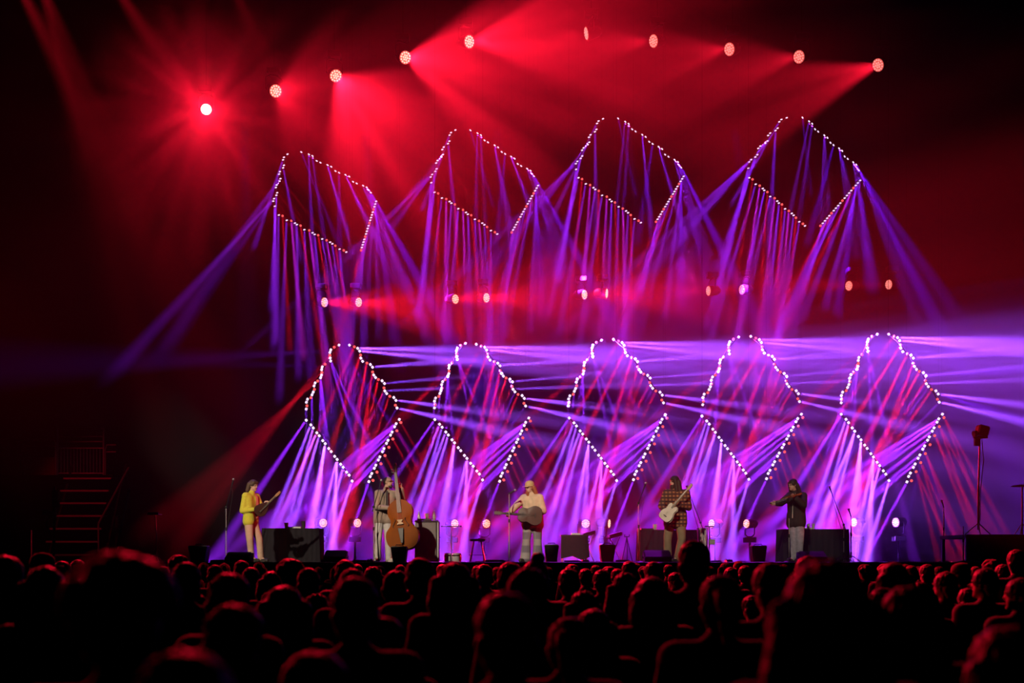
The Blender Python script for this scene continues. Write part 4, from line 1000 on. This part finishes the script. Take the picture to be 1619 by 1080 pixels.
# barrier along the front of the seats
def barrier(label, x0, x1, py, Y):
    a = P(x0, py, Y); b = P(x1, py, Y); r = thing('seat_barrier', label, 'railing', (a.x, Y, 4.0), 0, 'barriers along the seating bowl'); L = b.x - a.x; h = a.z - 4.0
    MB().tube([(0, 0, 0), (0, 0, h - .06), (.06, 0, h), (L - .06, 0, h), (L, 0, h - .06), (L, 0, 0)], .024, 8).build('rail', M['steel'], r)
    MB().cyl((0, 0, h - .17), (L, 0, h - .17), .016).build('rail', M['steel'], r)
    MB().box((L * .5, .02, h * .28), (L * .92, .02, h * .5)).build('banner', M['banner'], r, False)
barrier('red-lit seat barrier at the left edge of the picture', -40, 29, 694.5, 36.6)
barrier('red-lit seat barrier next to the guard frame', 35, 88, 696, 36.6)
# poles and hung gear
p = P(48.5, 880, 27); pl = thing('barricade_post', 'thin lit pole rising from the crowd at far left', 'pole', (p.x, 27, 0)); MB().cyl((0, 0, .02), (0, 0, CZ + 47 / F * 27), .026).build('tube', M['steel'], pl); MB().lathe((0, 0, 0), [(.2, 0), (.2, .02), (.03, .04), (.0005, .04)], 16).build('base', M['blackmetal'], pl)
p0, p1 = P(186, 832, 33), P(202, 770, 33)
pp = thing('leaning_pipe', 'slanted steel pipe leaning right of the stair', 'pipe', (p0.x - .42, 33, 0))
MB().cyl((0, 0, 0), (p1.x - p0.x + .42, .15, p1.z), .03).build('tube', M['steel'], pp)
for s in (0, 1): MB().cyl((p1.x - p0.x + .42 + (.0 if s else -.02), .15, p1.z - .05 - .5 * s), (p1.x - p0.x + .40 , .15, p1.z - .13 - .5 * s), .04).build('clamp', M['blackmetal'], pp)
# crew member in the left wing
JC = dict(head=(0, 0, 1.62), neck=(0, 0, 1.47), chest=(0, 0, 1.28), pelvis=(0, 0, .92), rsh=(-.18, 0, 1.4), rel=(-.24, -.03, 1.12), rwr=(-.2, -.16, .95), rha=(-.16, -.25, .9),
  lsh=(.18, 0, 1.4), lel=(.22, -.05, 1.12), lwr=(.1, -.22, 1.08), lha=(.02, -.28, 1.06), rhip=(-.09, 0, .9), rkn=(-.1, -.02, .48), ran=(-.1, .03, .09), rto=(-.12, -.12, .04),
  lhip=(.09, 0, .9), lkn=(.1, -.02, .48), lan=(.1, .03, .09), lto=(.12, -.12, .04))
q = P(83, 885, 31)
stand_ = thing('equipment_stand', 'dark stand hung with gear left of the stair', 'stand', (q.x, 31, 0))
MB().lathe((0, 0, 0), [(.3, 0), (.3, .03), (.04, .06), (.0005, .06)], 16).build('base', M['blackmetal'], stand_)
MB().cyl((0, 0, .03), (.06, 0, 3.4), .03).build('pole', M['blackmetal'], stand_)
MB().box((.08, 0, 3.1), (.14, .2, .42)).build('gear_box', M['blackmetal'], stand_, False, .02)
MB().box((-.06, -.04, 2.75), (.3, .2, .16), Matrix.Rotation(.3, 3, 'Y')).build('gear_box', M['steel'], stand_, False, .02)
MB().tube([(.08, -.1, 2.9), (-.1, -.15, 2.5), (.05, -.12, 2.1), (-.02, -.1, 1.7)], .015, 6).build('cable', M['black'], stand_)

# ------------------------------------------------------------------ right wing
pr = thing('side_platform', 'black draped platform at the right end of the stage', 'platform', (P(1600, 885, 27.5).x, 28.4, DECK))
pz = CZ + 40 / F * 27.5; ph = pz - DECK
MB().box((0, 0, ph - .04), (1.9, 1.7, .08)).build('deck_board', M['black'], pr, False, .01)
vs = []
for i in range(90):
    x = -.93 + 1.86 * i / 89; vs += [(x, -.83 + .02 * math.sin(i * 1.3), 0), (x, -.83 + .008 * math.sin(i * 1.3), ph - .08)]
MB().add(vs, [(2 * i, 2 * i + 2, 2 * i + 3, 2 * i + 1) for i in range(89)]).build('front_drape', M['drape'], pr)
for sx in (-1, 1):
    for sy_ in (-1, 1): MB().box((sx * .9, sy_ * .76, (ph - .08) / 2), (.06, .06, ph - .08)).build('leg', M['blackmetal'], pr, False)
tp = P(1547, 845, 27.9)
tw_ = thing('light_tower', 'tall thin pole topped with a dark moving light at right', 'light stand', (tp.x, 27.9, pz))
hh = CZ + (885 - 690) / F * 27.9 - pz
for a in range(3):
    t = a * 2.094 + .3; MB().cyl((0, 0, .25), (.3 * math.cos(t), .3 * math.sin(t), .01), .012, n=6).build('leg', M['steel'], tw_)
MB().cyl((0, 0, .1), (0, 0, hh * .5), .026).build('lower_pole', M['steel'], tw_)
MB().cyl((0, 0, hh * .5), (.03, 0, hh), .018).build('upper_pole', M['steel'], tw_)
MB().box((.04, 0, hh - .02), (.3, .05, .05)).build('crossbar', M['blackmetal'], tw_, False)
hd = MB().box((.08, 0, hh + .12), (.24, .26, .22), Matrix.Rotation(.25, 3, 'Y')).build('lamp_head', M['black'], tw_, False, .03)
MB().lathe((-.06, -.02, hh + .06), [(.0005, -.02), (.06, -.02), (.07, .06), (.05, .06), (.0005, .05)], 14, (-1, -.2, -.2)).build('lens_hood', M['blackmetal'], hd)
MB().box((-.03, 0, hh - .12), (.12, .1, .16)).build('control_box', M['blackmetal'], tw_, False, .01)
MB().tube([(.06, -.03, hh - .05), (.1, -.03, hh - .5), (.03, -.03, hh - 1.2), (.03, -.03, .3)], .008, 6).build('cable', M['black'], tw_)
ep = P(1616, 800, 28.2)
sd = thing('cymbal_stand', 'dark stand with a flat disc at the right edge of the picture', 'stand', (ep.x, 28.2, pz))
MB().cyl((0, 0, .02), (0, 0, 1.05), .016).build('pole', M['steel'], sd)
MB().lathe((0, 0, 1.05), [(.24, .0), (.2, .02), (.05, .04), (.0005, .05)], 20).build('disc', M['blackmetal'], sd)
for a in range(3):
    t = a * 2.094; MB().cyl((0, 0, .25), (.2 * math.cos(t), .2 * math.sin(t), .01), .01, n=6).build('leg', M['steel'], sd)

# ------------------------------------------------------------------ the crowd
def ruffle(me, amp, seed):
    "push the strands of a head of hair in and out"
    for v in me.vertices:
        c = v.co; q = Vector((c.x * 55, c.y * 55, c.z * 16 + seed * 7.3))
        v.co = c + v.normal * amp * (noise.noise(q) + .6 * noise.noise(q * 2.3))
def crowd_meshes(kind, seed):
    r = random.Random(seed); tilt = r.uniform(-.12, .12)
    J = dict(head=(tilt * .15, .02, 1.625), neck=(0, -.01, 1.47), chest=(0, 0, 1.27), pelvis=(0, 0, .92),
      rsh=(.175, 0, 1.40), rel=(.235, .0, 1.12), rwr=(.17, .17, 1.0), rha=(.12, .25, 1.0), lsh=(-.175, 0, 1.40), lel=(-.235, .0, 1.12), lwr=(-.17, .17, 1.0), lha=(-.12, .25, 1.0),
      rhip=(.09, 0, .9), rkn=(.1, .02, .48), ran=(.1, -.02, .09), rto=(.12, .14, .04), lhip=(-.09, 0, .9), lkn=(-.1, .02, .48), lan=(-.1, -.02, .09), lto=(-.12, .14, .04))
    face = (math.sin(tilt * 2) + (.9 if kind == 'turned_right' else -.9 if kind == 'turned_left' else 0), 1, 0)
    V = {k: Vector(v) for k, v in J.items()}
    mb = MB(); body_caps(mb, J); add_head(mb, V['head'], face, V['neck'])
    for i, a in enumerate('rl'):
        add_hand(mb, V[a + 'wr'], V[a + 'ha'], .6, 1.0, 1 if i == 0 else -1); mb.cap(V[a + 'an'], V[a + 'to'], .04, .034)
    body = remesh(mb, 'body', .014, 3)
    mb = MB(); body_caps(mb, J, .02, 0, True, True, False, .9, -.03); top = remesh(mb, 'top', .02, 4)
    mb = MB(); body_caps(mb, J, .014, .015, False, False, True); tr = remesh(mb, 'trousers', .022, 4)
    R = basis(face); hd = V['head']; g = lambda x, y, z: hd + R @ Vector((x, y, z))
    mb = MB(); mb.ell(g(0, -.012, .036), (.089, .102, .097), R, 16, 10)
    mb.cap(g(-.05, -.06, -.02), g(-.035, -.06, -.075), .04, .03); mb.cap(g(.05, -.06, -.02), g(.035, -.06, -.075), .04, .03)
    if kind == 'long':
        for x in (-.08, -.04, 0, .04, .08): mb.cap(g(x, -.045, .0), g(x * 1.45, -.075 + r.uniform(-.01, .01), -.30), .05, .045)
    if kind == 'curly':
        for i in range(60):
            a = r.uniform(0, 6.28); b = r.uniform(-.35, 1.4)
            mb.ell(g(.10 * math.cos(a) * math.cos(b), -.03 + .11 * math.sin(a) * math.cos(b) * (1 if math.sin(a) < 0 else .55), .035 + .082 * math.sin(b)), r.uniform(.022, .032), None, 8, 6)
    if kind == 'bun': mb.ell(g(0, -.05, .145), (.05, .05, .045), R); 
    if kind == 'ponytail': mb.ell(g(0, -.105, .05), .035); mb.cap(g(0, -.13, .04), g(.02, -.13, -.16), .035, .02)
    if kind == 'bob':
        for x in (-.085, -.045, 0, .045, .085): mb.cap(g(x, -.035, .01), g(x * 1.2, -.05, -.115), .05, .045)
    hair = remesh(mb, 'hair', .013 if kind == 'curly' else .009, 2 if kind == 'curly' else 3)
    ruffle(hair, {'curly': .004, 'long': .011}.get(kind, .007), seed)
    cap = None
    if kind == 'cap':
        mb = MB().lathe(g(0, -.01, .05), [(.104, -.03), (.106, .01), (.095, .055), (.06, .085), (.012, .096), (.0005, .097)], 18, R @ Vector((0, .05, 1)))
        mb.box(g(0, .14, .03), (.15, .12, .012), R); cap = mb.mesh('cap')
    return body, top, tr, hair, cap
KINDS = ['short', 'long', 'curly', 'bun', 'ponytail', 'bob', 'cap', 'turned_right', 'turned_left']
CM = {k: crowd_meshes(k, 11 + i) for i, k in enumerate(KINDS)}
PEOPLE = []
def watcher(px, top, wpx, kind, label, group=None, small=False):
    Y = max(1.9, 385.0 / wpx)
    PEOPLE.append([px, top, Y, kind, label, group, small])
W = watcher
W(195, 872, 150, 'curly', 'big bushy-haired onlooker looming at left in front of the stair')
W(8, 878, 62, 'short', 'short-haired onlooker cut by the left edge below the barrier')
W(66, 873, 36, 'cap', 'onlooker in a cap just right of the thin lit pole')
W(72, 895, 66, 'bob', 'red-rimmed bobbed head below the thin lit pole')
W(98, 887, 30, 'short', 'small red-lit head between lit pole and bushy-haired onlooker')
W(123, 885, 26, 'short', 'tiny red-lit head touching the bushy-haired onlooker on the left')
W(295, 889, 50, 'short', 'cropped head with lit ears below the left amplifier')
W(283, 877, 26, 'curly', 'tiny curly head rising left of the amplifier on stage')
W(258, 895, 26, 'short', 'tiny head right beside the bushy-haired onlooker')
W(340, 893, 27, 'short', 'small head below the coiled cable at the left mic stand')
W(362, 906, 72, 'short', 'dark cropped head below the player in yellow')
W(369, 955, 106, 'short', 'round-headed onlooker with thin red rim at lower left')
W(292, 1028, 182, 'short', 'nearest head, wide red rim, at the bottom left of the picture')
W(382, 886, 26, 'short', 'tiny head right under the low monitor of the player in yellow')
W(460, 883, 36, 'curly', 'tousled small head below the left draped table')
W(397, 897, 30, 'short', 'small head at the feet of the player in yellow')
W(430, 903, 36, 'bob', 'small bobbed head below the left draped table')
W(488, 898, 40, 'short', 'cropped head with lit ears below the right end of the left table')
W(546, 885, 34, 'short', 'small head under the slanted monitor near the bass player')
W(553, 899, 46, 'turned_left', 'red-topped head below the slanted monitor')
W(590, 896, 34, 'long', 'small long-haired head below the bass player')
W(630, 902, 46, 'turned_right', 'onlooker in profile facing right below the double bass')
W(562, 912, 86, 'short', 'broad dark head left of the profile onlooker')
W(664, 882, 50, 'short', 'tall cropped head overlapping the foot of the grey road case')
W(450, 926, 70, 'bob', 'dark bobbed head in the third row at left centre')
W(605, 975, 78, 'short', 'small-rimmed round head below the profile onlooker')
W(497, 1030, 132, 'short', 'red-rimmed head at the bottom edge left of centre')
W(720, 889, 58, 'bob', 'dark wide-haired head below the crossbar stand')
W(766, 892, 30, 'short', 'small head below the black stool')
W(806, 889, 44, 'short', 'dark head below the tall straight mic stand')
W(850, 873, 46, 'bun', 'head rising into the legs of the singer in the cap')
W(842, 898, 70, 'turned_right', 'red-rimmed onlooker turned right below the singer in the cap')
W(802, 936, 126, 'short', 'large dark round head at the bottom centre')
W(896, 976, 80, 'ponytail', 'ponytailed head with lit ear right of the large centre head')
W(900, 899, 38, 'short', 'dark cropped head below the small table on stage')
W(926, 899, 24, 'short', 'tiny head below the pedal between the lone monitors')
W(952, 901, 32, 'short', 'bare-necked small head below the lone monitor')
W(940, 963, 62, 'bob', 'dark bobbed head in front of the bare-necked one')
W(989, 906, 46, 'long', 'onlooker with red-lit long hair below the guitar stand')
W(976, 899, 22, 'short', 'tiny head beside the red-lit long hair')
W(995, 887, 26, 'short', 'tiny head below the cable heap by the plaid-shirted player')
W(1034, 888, 33, 'short', 'small red-ringed head below the monitor of the plaid-shirted player')
W(1033, 912, 60, 'bob', 'red-outlined bobbed head below the plaid-shirted player')
W(1066, 905, 24, 'turned_left', 'small lit face between bobbed head and tall silhouette')
W(1098, 854, 56, 'short', 'tall black silhouette covering the legs beside the plaid-shirted player')
W(1136, 909, 76, 'ponytail', 'ponytailed silhouette right of the tall black one')
W(1156, 897, 26, 'short', 'small red-topped head left of the lone monitor by the fiddler')
W(1178, 894, 24, 'short', 'tiny head directly below the monitor left of the fiddler')
W(1168, 887, 18, 'short', 'tiniest head under the open stage right of the tall silhouette')
W(1221, 889, 66, 'short', 'broad-shouldered silhouette below the fiddler')
W(1276, 879, 40, 'turned_left', 'red-rimmed head touching the fiddler\'s monitor')
W(1308, 885, 138, 'long', 'huge long-haired silhouette below the right draped table')
W(1415, 889, 48, 'bob', 'dark bobbed head below the rightmost wash light')
W(1441, 894, 24, 'short', 'tiny head right of the dark bobbed one')
W(1436, 927, 90, 'long', 'long-haired silhouette with bright red left rim at right')
W(1494, 904, 40, 'turned_left', 'onlooker in profile facing left below the right wing mic stand')
W(1466, 892, 26, 'short', 'tiny head below the red shafts at right')
W(1520, 889, 29, 'cap', 'small capped head below the short bare stand')
W(1557, 898, 41, 'turned_left', 'bearded-looking onlooker turned left below the side platform')
W(1566, 884, 24, 'curly', 'tiny curly head before the side platform')
W(1586, 892, 26, 'short', 'small red head before the right end of the side platform')
W(1607, 869, 30, 'short', 'red-lit tall head at the right edge before the side platform')
W(1612, 914, 46, 'turned_left', 'red-lit head cut by the right edge')
W(1597, 990, 132, 'long', 'large long-haired silhouette in the bottom right corner')
LAND = [(250, 'the music stand'), (330, 'the left amplifier'), (400, 'the player in yellow'), (470, 'the left draped table'), (540, 'the slanted monitor'), (612, 'the bass player'), (690, 'the grey road case'),
        (755, 'the black stool'), (840, 'the singer in the cap'), (908, 'the small side table'), (960, 'the lone monitor'), (1068, 'the plaid-shirted player'), (1150, 'the open stage'), (1256, 'the fiddler'),
        (1310, 'the right draped table'), (1416, 'the rightmost wash light'), (1480, 'the right wing mic stand'), (1570, 'the side platform')]
def landmark(px): return min(LAND, key=lambda q: abs(q[0] - px))[1]
fr = random.Random(5); used = {}
for i in range(46):
    px = 232 + 1376 * i / 45 + fr.uniform(-8, 8)
    lm = landmark(px)
    W(px, fr.uniform(889, 897), fr.uniform(17.5, 21), fr.choice(['short', 'short', 'bob', 'long', 'curly', 'short', 'turned_left', 'turned_right']),
      'tiny dark head in the far rows below %s' % lm, 'far rows below %s' % lm, True)
for i in range(24):
    px = 20 + 1580 * i / 23 + fr.uniform(-16, 16); lm = landmark(px)
    W(px, fr.uniform(920, 955), fr.uniform(40, 52), fr.choice(['short', 'bob', 'long', 'short']), 'unlit head filling the dark middle rows below %s' % lm, 'middle rows below %s' % lm, True)
# keep bodies apart: slide the later one back along its own line of sight
placed = []; SMALL = {}
PEOPLE.sort(key=lambda q: (q[6], -385 / q[2]))
for px, top, Y, kind, label, group, small in PEOPLE:
    for _ in range(400):
        x = (px - HX) / F * Y
        if all((x - a) ** 2 / .58 ** 2 + (Y - b) ** 2 / .50 ** 2 > 1 for a, b in placed): break
        Y += .06
    if Y > 25.6: continue
    placed.append((x, Y))
    z = CZ + (HY - top) / F * Y
    body, top_, tr, hair, cap = CM[kind]
    s = z / {'bun': 1.815, 'curly': 1.765, 'cap': 1.775}.get(kind, 1.757)
    r = thing('person', label, 'person', (x, Y, 0), 0, group or 'audience')
    if small: SMALL.setdefault(group, []).append((px, r))
    r.scale = (s ** .5 if s < 1 else s, s ** .5 if s < 1 else s, s)
    r.rotation_euler = (0, 0, fr.uniform(-.25, .25))
    link('body', body, M['skin'], r, False)
    for nm, me, ms in (('top', top_, SHIRTS), ('hair', hair, HAIRS)):
        o = bpy.data.objects.new(nm, me); C.objects.link(o); o.parent = r
        if not me.materials: me.materials.append(ms[0])
        o.material_slots[0].link = 'OBJECT'; o.material_slots[0].material = fr.choice(ms)
    link('trousers', tr, SHIRTS[3], r, False)
    if cap: link('cap', cap, SHIRTS[2], r, False)
for g_, mem in SMALL.items():                             # tell the heads of one stretch apart by their order
    mem.sort(key=lambda q: q[0]); n_ = len(mem)
    for i, (px, r) in enumerate(mem):
        wd = {1: ['lone'], 2: ['left', 'right'], 3: ['left', 'middle', 'right']}.get(n_, ORD)[i]
        if n_ > 3: wd += ' from left'
        r['label'] = '%s of the %s heads in the %s' % (wd, 'tiny dark' if g_.startswith('far') else 'unlit', g_) if n_ > 1 else '%s head in the %s' % ('tiny dark' if g_.startswith('far') else 'unlit', g_)
for k in CM:
    for me in CM[k]:
        if me: me.polygons.foreach_set('use_smooth', [True] * len(me.polygons))

# ------------------------------------------------------------------ haze
hm = bpy.data.materials.new('stage_haze'); hm.use_nodes = True; nt = hm.node_tree; nt.nodes.clear()
no = nt.nodes.new('ShaderNodeOutputMaterial'); nv = nt.nodes.new('ShaderNodeVolumeScatter')
nv.inputs['Density'].default_value = .012; nv.inputs['Anisotropy'].default_value = .3
nt.links.new(nv.outputs[0], no.inputs['Volume'])
hm.cycles.homogeneous_volume = True; hm.cycles.volume_sampling = 'EQUIANGULAR'
HT = CEIL - .02; HB = DECK + .01
CELLS = []
def haze(x0, x1, y0, y1, what):
    o = MB().box(((x0 + x1) / 2, (y0 + y1) / 2, (HB + HT) / 2), (x1 - x0 - .004, y1 - y0 - .004, HT - HB)).build('stage_haze', hm, smooth=False)
    tag(o, 'thin theatrical haze %s' % what, 'haze', 'haze over the stage', 'stuff'); CELLS.append((o, (x0, y0, HB), (x1, y1, HT)))
YS = 30.95
haze(-18, 18, 24.2, YS, 'hanging before the LED diamonds')
cols = [-18, -5.2, -2.0, 1.2, 4.6, 8.3, 18]
cols = [-18] + [(x - HX) / F * 33 for x in (450, 658, 865, 1080, 1298)] + [18]
for i in range(len(cols) - 1): haze(cols[i], cols[i + 1], YS, 37.3, 'behind the players, %s bay from the left' % ORD[i])
# a lamp is skipped for bays of the haze that its cone never enters (no change in the picture, less noise)
import numpy as np
bpy.context.view_layer.update()
sets = {}
for ob in [q for q in sc.objects if q.type == 'LIGHT']:
    mw = ob.matrix_world; o_ = np.array(mw.translation); d = np.array(mw.to_3x3() @ Vector((0, 0, -1)))
    L = ob.data; half = (L.spot_size if L.type == 'SPOT' else L.spread) / 2; r0 = 0 if L.type == 'SPOT' else L.size / 2
    u = np.cross(d, (0.3, 0.5, 0.81)); u /= np.linalg.norm(u); v = np.cross(d, u)
    t = np.linspace(0, 1, 90)[:, None, None] ** 1.5 * 34; an = np.linspace(0, 2 * np.pi, 13)[None, :-1, None]
    pts = [o_ + d * t + 0 * an]
    for k in (.5, 1): pts.append(o_ + d * t + (u * np.cos(an) + v * np.sin(an)) * (r0 + t * math.tan(min(half, 1.3))) * k)
    pts = np.concatenate([q.reshape(-1, 3) for q in pts])
    pts = pts[(pts[:, 2] > HB - .1) & (pts[:, 2] < HT + .1)]
    out = tuple(i for i, (c, lo, hi) in enumerate(CELLS) if not np.any(np.all((pts > np.array(lo) - .05) & (pts < np.array(hi) + .05), axis=1)))
    if out:
        if out not in sets:
            if len(sets) > 55: continue
            col = bpy.data.collections.new('haze_bays_out_of_reach'); sets[out] = col
            for i in out: col.objects.link(CELLS[i][0])
            for co_ in col.collection_objects: co_.light_linking.link_state = 'EXCLUDE'
        ob.light_linking.receiver_collection = sets[out]
